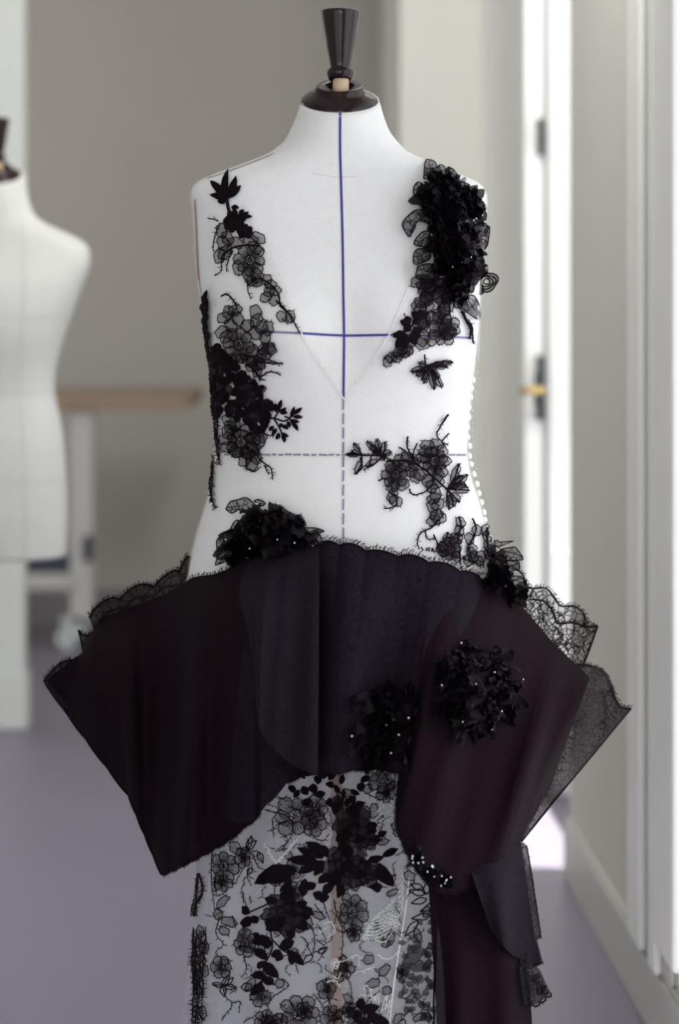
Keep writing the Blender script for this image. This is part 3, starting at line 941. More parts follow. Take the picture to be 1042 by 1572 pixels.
# strip up the side edge
for i in range(24):
    t = i / 23
    m.leaf(323 - 3 * t + random.uniform(-4, 4), 556 - 94 * t, 322 - 2 * t + random.uniform(-6, 6), 556 - 94 * t - random.uniform(12, 20), 7)
m.done()

m = Lace(TS, gown, name='leaf_spray', label='black spray of small leaves reaching towards the centre line')
for bx, by, tx, ty in ((585, 505, 605, 438), (575, 515, 568, 460), (590, 515, 634, 488), (595, 525, 642, 520), (655, 545, 680, 480), (675, 530, 728, 487), (670, 545, 732, 548), (650, 568, 712, 576), (660, 580, 702, 632), (640, 570, 652, 612), (600, 600, 645, 622), (600, 640, 648, 664), (605, 650, 622, 704), (590, 640, 572, 684), (575, 615, 545, 660), (560, 600, 530, 630), (590, 590, 615, 600), (555, 515, 525, 470)):
    m.leaf(*z(bx, by), *z(tx, ty), 27 / 3.93)
for pts in ([(500, 560), (560, 555), (620, 572), (660, 545), (700, 510)], [(560, 555), (590, 505), (605, 450)], [(560, 560), (590, 610), (610, 660)], [(620, 545), (650, 555), (690, 600)]):
    m.line([z(*p) for p in pts], .0011)
for pts in ([(480, 640), (520, 655), (560, 660)], [(520, 460), (555, 500), (580, 520)]):
    m.twig([z(*p) for p in pts], 4, 3)
m.done()

m = Lace(TS, gown, label='sheer black lace flower at the waist')
m.flower(*z(365, 700), 105 / 3.93, 8, .9)
for x, y in ((300, 570), (330, 590), (290, 640), (440, 680), (470, 700), (440, 730), (340, 760), (400, 770), (390, 810), (430, 830), (450, 790), (310, 610), (280, 680), (480, 660), (290, 730)):
    m.petal(*z(x, y), 42 / 3.93, 32 / 3.93, random.random() * 3)
m.twig([z(430, 740), z(490, 820), z(540, 860), z(550, 930)], 5, 3, .0012); m.twig([z(500, 840), z(530, 900)], 5, 3); m.line([z(290, 620), z(350, 625), z(420, 650), z(470, 770)], .0012)
m.twig([z(395, 790), z(400, 860), z(440, 880), z(480, 850)], 3, 5)
m.done()

m = Lace(TS, gown, name='lace_strand', label='thin black lace strands along the side seam', off=.003)
for k in range(3):
    m.twig([z(208 + 10 * k, 560), z(212 + 8 * k, 660), z(225 + 7 * k, 760), z(238, 838)], 6, 2.2, .0010)
    m.twig([z(195, 780 + 20 * k), z(183 + 8 * k, 880), z(180 + 7 * k, 980), z(195, 1060), z(215, 1105)], 6, 2.5, .0010)
m.done()

# --- right bodice
z = Z(520, 220, 3.72)
m = Lace(TS, gown, label='sheer black lace flowers with four solid leaves below the corsage')
m.flower(*z(585, 1060), 95 / 3.72, 8, .95); m.flower(*z(515, 830), 85 / 3.72, 8, 1.1)
for i in range(34):
    x = random.uniform(430, 660); y = random.uniform(760, 1170)
    m.petal(*z(x * .9 + 55, y), 40 / 3.72, 30 / 3.72, random.random() * 3)
for x, y in ((630, 860), (660, 900), (680, 880), (610, 840), (690, 920)):
    m.petal(*z(x, y), 46 / 3.72, 26 / 3.72, 1.2)
for (bx, by, tips) in ((400, 1030, ((345, 1020), (375, 990), (365, 1075))), (385, 1090, ((305, 1100), (330, 1150), (318, 1165), (375, 1160), (305, 1085))), (460, 1010, ((405, 965), (450, 955), (410, 1030), (480, 960))), (400, 1080, ((430, 1145), (460, 1100), (470, 1060)))):
    for tx, ty in tips:
        m.leaf(*z(bx, by), *z(tx, ty), 46 / 3.72)
m.line([z(400, 1060), z(410, 1040), z(440, 1020)]); m.line([z(372, 990), z(368, 975)])
for i in range(9):
    m.petal(*z(410 - i * 15 + random.uniform(-10, 10), 1150 + i * 10 + random.uniform(-14, 14)), 30 / 3.72, 24 / 3.72, random.random() * 3)
m.twig([z(400, 1180), z(320, 1215), z(282, 1255)], 4, 3)
m.twig([z(690, 960), z(715, 1020), z(735, 1060), z(728, 1115)], 5, 2.5, .002); m.twig([z(700, 1000), z(740, 1040), z(748, 1140)], 5, 2.5, .0015)
m.done()
m = Lace(TS, gown, label='small twiggy black lace frond over the ribs')
m.curlfan(*z(500, 1260), [z(410, 1295), z(440, 1320), z(470, 1340), z(630, 1245), z(600, 1270), z(580, 1250), z(560, 1330), z(535, 1395), z(575, 1385), z(480, 1360), z(455, 1250)], 9)
m.twig([z(480, 1200), z(490, 1260), z(540, 1330), z(530, 1395)], 5, 3, .0011); m.twig([z(500, 1260), z(560, 1270), z(632, 1243)], 5, 3, .0011)
m.done()

# --- right waist motif
z = Z(500, 600, 3.256)
m = Lace(TS, gown, label='sprawling sheer black lace motif with two flowers at the waist')
m.flower(*z(345, 418), 72 / 3.256, 8, .95); m.flower(*z(535, 350), 82 / 3.256, 9, .85)
for x, y in ((330, 480), (380, 470), (440, 430), (460, 420), (500, 450), (550, 450), (520, 480), (490, 300), (500, 270), (545, 265), (570, 300), (580, 350), (570, 400), (360, 350), (390, 370), (400, 330), (430, 360), (480, 330), (320, 380), (550, 420), (420, 400), (530, 540), (550, 570), (525, 580), (545, 620), (530, 650), (560, 640), (540, 520), (330, 530), (345, 550)):
    m.petal(*z(x, y), 32 / 3.256, 25 / 3.256, random.random() * 3)
m.curlfan(*z(180, 318), [z(140, 262), z(110, 315), z(150, 412), z(130, 300)], 8)
m.curlfan(*z(275, 325), [z(205, 252), z(225, 270), z(252, 242), z(290, 255), z(240, 290), z(200, 378), z(320, 300), z(290, 340)], 9)
m.twig([z(105, 318), z(200, 320), z(270, 325), z(340, 350)], 5, 3, .0012); m.twig([z(170, 330), z(180, 380), z(145, 420)], 5, 3, .0011); m.twig([z(225, 320), z(215, 370), z(185, 400)], 5, 3)
m.twig([z(600, 115), z(565, 170), z(545, 215), z(560, 240)], 5, 3, .0014); m.twig([z(605, 210), z(570, 250), z(600, 270)], 4, 3)
m.twig([z(405, 225), z(400, 270), z(430, 340), z(480, 390)], 6, 3, .0013); m.twig([z(450, 260), z(430, 310), z(440, 350)], 5, 3); m.twig([z(360, 280), z(390, 300), z(440, 360)], 6, 3)
m.line([z(300, 350), z(400, 350), z(480, 390), z(580, 480), z(600, 500)], .0013); m.twig([z(258, 450), z(300, 440), z(330, 500)], 5, 3); m.twig([z(410, 490), z(430, 520), z(480, 510), z(530, 470)], 4, 4, .0012)
m.twig([z(320, 510), z(350, 540), z(340, 580), z(285, 590)], 5, 2.5, .0012)
m.curlfan(*z(600, 495), [z(650, 370), z(665, 430), z(690, 425), z(695, 500), z(655, 555), z(610, 590), z(640, 465), z(680, 470), z(630, 575)], 11)
m.twig([z(595, 495), z(630, 440), z(655, 362)], 5, 2.5, .0013); m.twig([z(600, 495), z(660, 470), z(698, 490)], 5, 2.5, .0012)
m.twig([z(560, 640), z(520, 685), z(470, 710), z(452, 750), z(462, 790)], 5, 3, .0012); m.twig([z(490, 700), z(500, 740), z(540, 740)], 4, 3); m.twig([z(530, 720), z(550, 760), z(545, 800)], 4, 3); m.twig([z(560, 600), z(580, 640)], 5, 3)
m.done()
m = Lace(TS, gown, label='black lace flower and beaded chain rising from the peplum edge')
m.flower(*z(615, 795), 62 / 3.256, 7, 1.0)
for x, y in ((580, 780), (650, 740), (655, 700), (660, 660), (630, 740), (600, 740), (640, 830), (570, 800), (705, 740), (720, 790), (725, 830), (750, 850), (700, 850), (740, 700), (715, 810), (765, 830), (790, 730), (795, 780), (800, 820), (785, 700), (805, 800)):
    m.petal(*z(x, y), 27 / 3.256, 20 / 3.256, 1.3 + random.uniform(-.4, .4))
m.twig([z(655, 630), z(665, 680), z(650, 730), z(660, 800), z(660, 870)], 5, 2.5, .0013); m.twig([z(718, 640), z(738, 690), z(720, 740), z(705, 790), z(720, 850)], 4, 3, .0012); m.twig([z(600, 705), z(590, 750), z(560, 790)], 4, 3); m.twig([z(790, 690), z(790, 760), z(800, 830)], 5, 2, .002)
for i in range(22):
    x = 480 + i * 14; m.twig([z(x, 800 + (i / 22) ** 1.5 * 90), z(x + random.uniform(-15, 15), 780 + (i / 22) ** 1.5 * 90)], 4, 3)
m.done()

# --- ruffled 3D flowers
def petal_mesh(name, L, W, curl, ruffle, mat, nu=7, nv=5, seed=0):
    rnd = random.Random(seed)
    mb = MB(); vs = []
    ph = rnd.random() * 6
    for j in range(nv):
        t = j / (nv - 1)
        for i in range(nu):
            s = i / (nu - 1) * 2 - 1
            w = W * (0.25 + 0.75 * sin(min(1, t * 1.1) * pi * .62)) * (1 - 0.25 * max(0, t - .75) * 4)
            x = s * w / 2
            y = L * t * (1 - .12 * s * s * t)
            zz = curl * L * t * t + ruffle * t * sin(s * 5.5 + ph) + 0.35 * w * s * s * (0.6 - t)
            if t > .7:
                y -= (t - .7) * L * .5
                zz += (t - .7) * L * .6
            vs.append((x, y, zz))
    fs = [(j * nu + i, j * nu + i + 1, (j + 1) * nu + i + 1, (j + 1) * nu + i) for j in range(nv - 1) for i in range(nu - 1)]
    mb.add(vs, fs)
    return mb.mesh(name, mat, smooth=True)
PET = [petal_mesh('ruffle_petal', .030, .026, c, .004, M['ruffle'], seed=i) for i, c in enumerate((.3, .6, .9, .45))]
PETS = [petal_mesh('sheer_petal', .028, .022, c, .004, M['ruffle_sheer'], seed=9 + i) for i, c in enumerate((.3, .7))]
bm_ = MB(); bm_.lathe([(.0003, -.0012), (.0010, -.0007), (.0012, 0), (.0010, .0007), (.0003, .0012)], (0, 0, 0), 8)
BEAD = bm_.mesh('bead', M['bead'], smooth=True)

def place_petal(me, name, parent, pos, out_dir, up, sc):
    y = out_dir.normalized()
    zz = up - y * up.dot(y)
    zz.normalize()
    x = y.cross(zz)
    R_ = Matrix((x, y, zz)).transposed().to_4x4()
    return shared(name, me, parent, Matrix.Translation(pos) @ R_ @ Matrix.Scale(sc, 4))

def ruffled_flower(name, label, surf, poly, cl, n, depth, sc=1.0, beads=(), nsheer=0, parent=gown, base_mat='leaf'):
    """poly: outline in the photo; cl: centreline the petals point away from"""
    base = MB()
    xs = [p[0] for p in poly]; ys = [p[1] for p in poly]
    # core under the petals
    cen = smooth_line(cl, 12)
    base.tube([surf.at(x, y, .006) for x, y in cen], .010 * sc, 8)
    ob = base.build(name, M[base_mat], parent, smooth=True, label=label)
    k = 0; tries = 0
    while k < n and tries < 9000:
        tries += 1
        p = (random.uniform(min(xs), max(xs)), random.uniform(min(ys), max(ys)))
        if not inside(p, poly):
            continue
        q = min(cen, key=lambda c: hypot(c[0] - p[0], c[1] - p[1]))
        dx, dy = p[0] - q[0], p[1] - q[1]
        L = hypot(dx, dy) or 1
        a = atan2(dy, dx) + random.gauss(0, .6) if L > 4 else random.random() * 6.28
        edge = min(1, L / 40)
        pos = surf.front(p[0], p[1], .004 + depth * (1 - edge) * random.uniform(.5, 1))
        od = Vector((cos(a), -.35 - .9 * (1 - edge) * random.random(), -sin(a)))
        # start the petal so that its tip stays near p
        pos = pos - Vector((cos(a), 0, -sin(a))) * .018 * sc
        place_petal(PET[k % 4], 'petal', ob, pos, od, Vector((random.uniform(-.3, .3), -1, random.uniform(-.3, .3))), sc * random.uniform(.8, 1.15))
        k += 1
    for i in range(nsheer):
        j = random.randrange(len(poly)); a_, b_ = poly[j], poly[j - 1]; t = random.random()
        p = (a_[0] + (b_[0] - a_[0]) * t, a_[1] + (b_[1] - a_[1]) * t)
        q = min(cen, key=lambda c: hypot(c[0] - p[0], c[1] - p[1]))
        a = atan2(p[1] - q[1], p[0] - q[0]) + random.gauss(0, .35)
        pos = surf.front(p[0] * .85 + q[0] * .15, p[1] * .85 + q[1] * .15, .012) - Vector((cos(a), 0, -sin(a))) * .012
        place_petal(PETS[i % 2], 'petal', ob, pos, Vector((cos(a), -.4, -sin(a))), Vector((0, -1, 0)), sc * random.uniform(.7, 1.05))
    for (x, y) in beads:
        shared('bead', BEAD, ob, Matrix.Translation(surf.front(x, y, depth + .022)))
    return ob

z = Z(520, 220, 3.72)
poly = [z(*p) for p in ((480, 190), (560, 170), (680, 185), (745, 250), (800, 310), (830, 380), (800, 450), (810, 560), (830, 650), (860, 740), (800, 830), (720, 900), (640, 850), (560, 760), (520, 680), (520, 560), (500, 450), (450, 380), (440, 260))]
cl = [z(*p) for p in ((590, 260), (630, 380), (650, 500), (680, 620), (720, 720), (710, 800))]
cors = ruffled_flower('shoulder_corsage', 'black ruffled organza corsage over the shoulder strap', TS, poly, cl, 210, .030, 1.0, [z(*p) for p in ((820, 325), (785, 430), (755, 650), (650, 705), (770, 440), (700, 680), (820, 410))], 20)
# loose sheer loops round the corsage
def loop(parent, pts, w, depth, mat, surf=TS, edge=True, name='ruffle_loop'):
    """a band of organza standing on edge: pts are the foot line, w its width out of the body"""
    L = smooth_line(pts, 4)
    mb = MB(); vs = []; n = len(L)
    for i, (x, y) in enumerate(L):
        a = surf.at(x, y, depth); b2 = surf.at(x, y, depth + w) + Vector((random.uniform(-1, 1), 0, random.uniform(-1, 1))) * .001
        vs += [a, (a + b2) / 2 + Vector((0, 0, .001 * sin(i))), b2]
    fs = [(3 * i + j, 3 * i + j + 1, 3 * i + j + 4, 3 * i + j + 3) for i in range(n - 1) for j in range(2)]
    mb.add(vs, fs)
    o = mb.build(name, M[mat], parent, smooth=True)
    return o
def flap(parent, outline, mat, off, surf=TS, rim=.0008, bow=.008, name='ruffle_flap'):
    """a sheer petal lying away from the body, its rim rolled into a thread"""
    out = smooth_line(outline + outline[:1], 5)[:-1]
    n = len(out); cx = sum(p[0] for p in out) / n; cy = sum(p[1] for p in out) / n
    tl = random.random() * 6
    mb = MB()
    vs = [surf.front(cx, cy, off) + Vector((0, -bow, 0))]
    for f in (.5, 1.0):
        for x, y in out:
            w_ = atan2(y - cy, x - cx)
            vs.append(surf.front(cx + (x - cx) * f, cy + (y - cy) * f, off) + Vector((0, -bow * (1 - f) + f * .007 * sin(2 * w_ + tl) + f * .002 * sin(7 * w_), 0)))
    fs = [(0, 1 + (i + 1) % n, 1 + i) for i in range(n)] + [(1 + i, 1 + (i + 1) % n, 1 + n + (i + 1) % n, 1 + n + i) for i in range(n)]
    mb.add(vs, fs)
    mb.build(name, M[mat], parent, smooth=True)
    rm = MB(); rm.tube([Vector(v) + Vector((0, -.0006, 0)) for v in vs[1 + n:]] + [Vector(vs[1 + n])], rim, 4, cap=False)
    for q in range(3):
        a = Vector(random.choice(vs[1 + n:])); b = Vector(vs[0])
        rm.tube([a + Vector((0, -.001, 0)), (a + b) / 2 + Vector((random.uniform(-.002, .002), -.003, random.uniform(-.002, .002))), b + Vector((0, -.001, 0))], rim * .7, 4)
    rm.build('rolled_rim', M['thread'], parent, smooth=True)
for ol in ([(485, 200), (490, 120), (510, 78), (545, 80), (558, 120), (550, 195)], [(560, 190), (562, 140), (585, 115), (608, 140), (600, 200)], [(625, 200), (625, 125), (660, 140), (680, 190), (660, 220)],
           [(445, 310), (425, 290), (430, 245), (450, 222), (470, 240)], [(520, 390), (445, 380), (390, 420), (362, 465), (400, 532), (415, 520), (425, 480), (470, 430), (520, 460)], [(520, 500), (470, 510), (430, 575), (500, 590), (520, 560)],
           [(515, 600), (440, 610), (430, 690), (520, 660)], [(450, 700), (445, 770), (540, 770), (530, 690)], [(745, 500), (800, 460), (850, 455), (840, 490), (905, 480), (895, 575), (830, 610), (760, 570)],
           [(770, 470), (830, 455), (900, 490), (850, 530), (790, 520)], [(790, 540), (870, 560), (900, 580), (840, 610), (780, 590)], [(700, 220), (745, 235), (745, 262), (700, 250)], [(760, 290), (800, 310), (848, 372), (780, 370)],
           [(730, 880), (770, 870), (825, 980), (800, 1005), (745, 975), (700, 930)]):
    flap(cors, [z(*p) for p in ol], 'ruffle_sheer', .016)
# rolled rose at the lower right of the corsage
c = z(840, 790)
for i in range(7):
    a = 1.9 + i * .4
    pz = P(c[0] + 9 * cos(a) - 5, c[1] + 8 * sin(a), D0 - .03)
    place_petal(PET[i % 4], 'petal', cors, pz - Vector((cos(a), 0, -sin(a))) * .004, Vector((cos(a), .25, -sin(a))), Vector((0, -1, 0)), .55)
for k, r in enumerate((17, 13, 9, 5)):
    mb = MB(); vs = []
    n = 20
    for i in range(n + 1):
        a = 2 * pi * i / n
        p = TS.at(c[0] - 6, c[1], .012)
        q = Vector((cos(a), 0, sin(a) * .85)) * r * .00087 * (1 + .12 * sin(a * 3 + k))
        base_ = P(c[0], c[1], p[1] + D0) 
        vs += [base_ + q * .8 + Vector((0, 0, 0)), base_ + q + Vector((0, -.014 - .002 * sin(a * 4), 0))]
    mb.add(vs, [(2 * i, 2 * i + 1, 2 * i + 3, 2 * i + 2) for i in range(n)])
    mb.build('rolled_petal', M['ruffle_sheer'], cors, smooth=True)
    mb = MB(); mb.tube([Vector(v) for v in vs[1::2]], .0009, 4, cap=False); mb.build('rolled_rim', M['thread'], cors, smooth=True)

# ---------------------------------------------------------------- peplum and train
def curve_lin(pts, u):
    n = len(pts) - 1; x = min(max(u, 0), 1) * n; i = min(int(x), n - 1); t = x - i
    return tuple(a + (b - a) * t for a, b in zip(pts[i], pts[i + 1]))

def sheet(name, top, bot, mat, parent=gown, nu=90, nv=26, bulge=0.0, folds=(), label=None, scal=None, scalb=None, gath=0.6, lin=False):
    """cloth between a top line and a bottom line (px, py, distance); folds: (waves, depth, phase, drift)"""
    mb = MB(); vs = []
    for i in range(nu + 1):
        u = i / nu
        t = curve_at(top, u); b2 = curve_lin(bot, u) if lin else curve_at(bot, u)
        if scalb:
            b2 = (b2[0], b2[1] + scalb[1] * (abs(sin(u * pi * scalb[0])) ** .7 - .5), b2[2])
        if scal:
            k, amp = scal
            dy = -amp * (abs(sin(u * pi * k)) ** .7 - .5)
            t = (t[0], t[1] + dy, t[2])
        for j in range(nv + 1):
            v = j / nv
            x = t[0] + (b2[0] - t[0]) * v; y = t[1] + (b2[1] - t[1]) * v; d = t[2] + (b2[2] - t[2]) * v
            d -= bulge * sin(pi * v ** .85)
            for (w, a, ph, dr) in folds:
                d += a * sin(2 * pi * w * u + ph + dr * v) * (gath * v + (1 - gath) * sin(pi * v))
            vs.append(P(x, y, d))
    m_ = nv + 1
    mb.add(vs, [(i * m_ + j, i * m_ + j + 1, (i + 1) * m_ + j + 1, (i + 1) * m_ + j) for i in range(nu) for j in range(nv)])
    o = mb.build(name, M[mat], parent, smooth=True, label=label)
    mb.grid = (nu, nv)
    return (o, mb)

def row_px(mb, which, u0=0.0, u1=1.0):
    """the top or bottom row of a sheet as (px, py, distance)"""
    nu, nv = mb.grid
    out = []
    for i in range(nu + 1):
        if u0 <= i / nu <= u1:
            p = Vector(mb.v[i * (nv + 1) + (0 if which == 'top' else nv)])
            out.append((*to_px(p), p[1] + D0 - .0015))
    return out

def edging(parent, pts, k=0, amp=0.0, r=.0012, lash=6.0, gap=2.6, flip=1, rows=1):
    """corded scalloped edge with a lash fringe; pts (px, py, distance)"""
    L = smooth_line(pts, 3)
    n = len(L)
    out = []
    for i, p in enumerate(L):
        u = i / (n - 1)
        a = L[max(i - 1, 0)]; c = L[min(i + 1, n - 1)]
        dx, dy = c[0] - a[0], c[1] - a[1]; q = hypot(dx, dy) or 1
        nx, ny = dy / q * flip, -dx / q * flip
        s = amp * (abs(sin(u * pi * k)) ** .7) if k else 0
        out.append((p[0] + nx * s, p[1] + ny * s, p[2], nx, ny))
    mb = MB(); mb.tube([P(*p[:3]) for p in out], r, 5); mb.build('cord_edge', M['thread'], parent, smooth=True)
    mb = MB(); acc = 0
    for i in range(1, n):
        acc += hypot(out[i][0] - out[i - 1][0], out[i][1] - out[i - 1][1])
        while acc > gap:
            acc -= gap
            x, y, d, nx, ny = out[i]
            a = atan2(ny, nx) + random.uniform(-.5, .5)
            l_ = lash * random.uniform(.6, 1.2)
            mb.tube([P(x, y, d), P(x + l_ * .6 * cos(a), y + l_ * .6 * sin(a), d), P(x + l_ * cos(a + .35), y + l_ * sin(a + .35), d - .002)], .0006, 3)
    mb.build('lash_fringe', M['thread'], parent, kind='stuff')
    return out

def lace_net(parent, region, D, n, seed=1):
    """scrolling cord pattern inside a lace border; region: polygon in the photo, D(x, y) distance"""
    rnd = random.Random(seed)
    xs = [p[0] for p in region]; ys = [p[1] for p in region]
    mb = MB(); k = 0; tr2 = 0
    while k < n and tr2 < 4000:
        tr2 += 1
        x, y = rnd.uniform(min(xs), max(xs)), rnd.uniform(min(ys), max(ys))
        if not inside((x, y), region):
            continue
        k += 1
        a = rnd.random() * 6.28; pts = [P(x, y, D(x, y))]
        tw = rnd.uniform(-.9, .9)
        for s in range(7):
            a += tw + rnd.uniform(-.25, .25)
            x += 3.6 * cos(a); y += 3.6 * sin(a)
            if not inside((x, y), region):
                break
            pts.append(P(x, y, D(x, y)))
        if len(pts) > 2:
            mb.tube(pts, .0006, 3)
    mb.build('cord_pattern', M['thread'], parent, kind='stuff')

PEPS = []
# back lace layers on the left
L1t = [(137, 943, 3.07), (175, 920, 3.06), (215, 903, 3.05), (255, 888, 3.03), (280, 868, 3.02), (293, 855, 3.01)]
L1b = [(160, 1010, 3.07), (195, 985, 3.05), (235, 965, 3.03), (265, 945, 3.0), (290, 925, 2.98), (305, 905, 2.97)]
o, _ = sheet('lace_border', L1t, L1b, 'lace_net', nu=60, nv=8, scal=(4, 12), label='sheer scalloped lace border, flaring out over the hip')
edging(o, row_px(_, 'top'), 0, 0, .0014); edging(o, [(p[0] + 16, p[1] + 16, p[2] - .005) for p in L1t], 4, 8, .0011, 4)
lace_net(o, [(p[0], p[1]) for p in L1t] + [(p[0], p[1]) for p in L1b[::-1]], lambda x, y: 3.03, 60, 3)
L2t = [(120, 967, 3.08), (128, 975, 3.08), (140, 973, 3.07), (150, 960, 3.06), (160, 950, 3.06)]
L2b = [(129, 1012, 3.08), (150, 1030, 3.07), (165, 1030, 3.06), (180, 1020, 3.05), (190, 1010, 3.05)]
o, _ = sheet('lace_border', L2t, L2b, 'lace_net', nu=30, nv=8, label='small pointed lace layer over the hip')
edging(o, L2t, 0, 0, .0014)
edging(o, [(120, 967, 3.08), (125, 988, 3.08), (129, 1012, 3.08)], 0, 0, .0012, 0.8)
L3t = [(67, 1046, 3.10), (80, 1030, 3.10), (95, 1017, 3.09), (112, 1013, 3.08), (130, 1015, 3.08), (150, 1018, 3.07)]
L3b = [(100, 1095, 3.08), (112, 1105, 3.08), (125, 1112, 3.07), (140, 1112, 3.06), (155, 1105, 3.06), (170, 1095, 3.05)]
o, _ = sheet('lace_border', L3t, L3b, 'lace_net', nu=40, nv=10, label='lowest lace fan with the outermost tip over the hip')
edging(o, L3t, 0, 0, .0016)
lace_net(o, [(p[0], p[1]) for p in L3t] + [(p[0], p[1]) for p in L3b[::-1]], lambda x, y: 3.08, 45, 5)

# left lobe
lt = [(128, 1000, 3.07), (146, 962, 3.06), (178, 940, 3.05), (218, 925, 3.04), (258, 910, 3.0), (296, 888, 2.955), (330, 882, 2.90), (365, 868, 2.875), (405, 852, 2.865)]
lb = [(68, 1048, 3.10), (132, 1136, 3.06), (197, 1222, 3.02), (222, 1282, 2.98), (248, 1344, 2.95), (275, 1332, 2.91), (310, 1314, 2.87), (350, 1292, 2.83), (400, 1250, 2.79)]
o, g_ = sheet('peplum_lobe', lt, lb, 'organza', nu=120, lin=True, bulge=.07, folds=((2.5, .030, .4, .6), (5.5, .010, 1.0, -.8)), scalb=(16, 3), label='black organza lobe jutting out over the hip with a sharp straight edge'); PEPS.append(g_)
edging(o, row_px(g_, 'top', .6, .85), 0, 0, .0009, 6)
mb = MB(); mb.tube([P(*p) for p in row_px(g_, 'bot', 0, .5)], .0014, 6); mb.build('folded_edge', M['thread'], o, smooth=True)
edging(o, row_px(g_, 'bot', .5, 1), 0, 0, .0008, 3.0, 2.0, -1)

ct = [(345, 876, 2.915), (385, 856, 2.885), (430, 842, 2.872), (470, 838, 2.868), (505, 834, 2.866), (540, 838, 2.865), (580, 848, 2.864), (625, 854, 2.866), (668, 864, 2.872), (710, 876, 2.89), (745, 892, 2.93)]
cb = [(330, 1240, 2.86), (372, 1265, 2.82), (410, 1236, 2.80), (440, 1204, 2.78), (470, 1188, 2.77), (505, 1188, 2.765), (540, 1183, 2.76), (575, 1180, 2.76), (610, 1188, 2.76), (650, 1220, 2.84), (690, 1240, 2.88)]
o, g_ = sheet('peplum_front', ct, cb, 'organza_front', nu=170, bulge=.045, folds=((2.5, .045, 2.6, .3), (6, .003, .2, .8)), scal=(9, 7), scalb=(10, 4), label='black organza front panel with vertical folds and scalloped top'); PEPS.append(g_)
edging(o, row_px(g_, 'top', .33, .97), 0, 0, .0010, 9, 2.4)
edging(o, row_px(g_, 'bot', .3, .9), 0, 0, .0008, 3.5, 2.2, -1)
# overlapping rounded layer in front of the left lobe
o, g_ = sheet('peplum_flounce', [(350, 877, 2.903), (385, 858, 2.874), (420, 847, 2.862), (455, 842, 2.858), (490, 839, 2.856)],
              [(392, 1010, 2.80), (392, 1065, 2.765), (402, 1126, 2.735), (440, 1168, 2.72), (488, 1192, 2.715)], 'organza_soft', bulge=.04, folds=((1.5, .012, 1.0, .3), (4, .005, 0, 1)), label='navy-tinged black organza flounce with a rounded edge'); PEPS.append(g_)
# right back lace fan
R1t = [(795, 893, 3.05), (805, 902, 3.06), (828, 903, 3.07), (848, 914, 3.08), (860, 930, 3.085), (884, 932, 3.09), (897, 946, 3.09), (917, 961, 3.09)]
R1b = [(795, 945, 3.04), (812, 960, 3.045), (825, 975, 3.05), (840, 990, 3.05), (852, 1005, 3.06), (868, 1020, 3.06), (882, 1030, 3.07), (893, 1028, 3.08)]
o, _ = sheet('lace_border', R1t, R1b, 'lace_airy', nu=60, nv=10, label='airy scalloped lace border against the bright window jamb')
edging(o, [(783, 868, 3.03), (800, 880, 3.05), (812, 902, 3.06), (836, 903, 3.07), (850, 916, 3.08), (860, 930, 3.085), (882, 931, 3.09), (897, 945, 3.09), (896, 962, 3.09)], 0, 0, .0014)
edging(o, [(815, 920, 3.05), (836, 924, 3.06), (850, 942, 3.07), (855, 957, 3.07), (878, 956, 3.08), (900, 962, 3.085), (917, 961, 3.09)], 0, 0, .0015)
mb = MB(); mb.tube([P(917, 961, 3.09), P(905, 995, 3.085), P(893, 1026, 3.08)], .0016, 5); mb.build('folded_edge', M['thread'], o)
lace_net(o, [(800, 905), (840, 925), (880, 950), (915, 963), (895, 1022), (870, 1018), (840, 990), (800, 945)], lambda x, y: 3.06, 110, 8)
# right pointed sheer fold
o, _ = sheet('lace_border', [(886, 1022, 3.04), (912, 1022, 3.06), (930, 1032, 3.07), (940, 1052, 3.08), (950, 1082, 3.09), (968, 1088, 3.10)],
             [(798, 1288, 2.97), (800, 1290, 2.97), (803, 1288, 2.97), (808, 1283, 2.98), (815, 1272, 2.98), (824, 1262, 2.99)], 'lace_fold', nu=40, nv=16, bulge=.01, folds=((1.3, .012, 0, 0),), label='sheer lace fold running down from the outermost tip')
edging(o, [(886, 1020, 3.035), (905, 1022, 3.055), (922, 1030, 3.07), (932, 1045, 3.075), (942, 1068, 3.08), (952, 1085, 3.09), (968, 1088, 3.10)], 0, 0, .0016, 6)
mb = MB(); mb.tube([P(968, 1088, 3.1), P(910, 1158, 3.06), (P(850, 1230, 3.01)), P(800, 1292, 2.97)], .0014, 5); mb.build('folded_edge', M['thread'], o)
lace_net(o, [(890, 1025), (930, 1035), (945, 1075), (962, 1090), (880, 1190), (870, 1160)], lambda x, y: 3.06, 60, 11)
# right lobe
rt = [(672, 872, 2.885), (705, 880, 2.895), (740, 888, 2.93), (775, 905, 2.96), (805, 935, 2.99), (835, 970, 3.01), (862, 1000, 3.02), (885, 1020, 3.03), (905, 1040, 3.03)]
rb = [(612, 1192, 2.765), (608, 1262, 2.765), (630, 1322, 2.765), (660, 1358, 2.77), (692, 1372, 2.79), (735, 1358, 2.83), (772, 1325, 2.88), (798, 1292, 2.93), (850, 1195, 2.98)]
o, g_ = sheet('peplum_lobe', rt, rb, 'organza', nu=110, bulge=.07, folds=((2.0, .026, 1.4, .5), (5, .008, .5, .8)), scalb=(22, 3), label='black organza lobe draping down to the train over the other hip'); PEPS.append(g_)
edging(o, row_px(g_, 'bot', 0, .55), 0, 0, .0009, 3.5, 2.2, -1)
PEPS_MB = MB()
for g_ in PEPS:
    PEPS_MB.add(g_.v, g_.f)
PS = Surf(PEPS_MB)

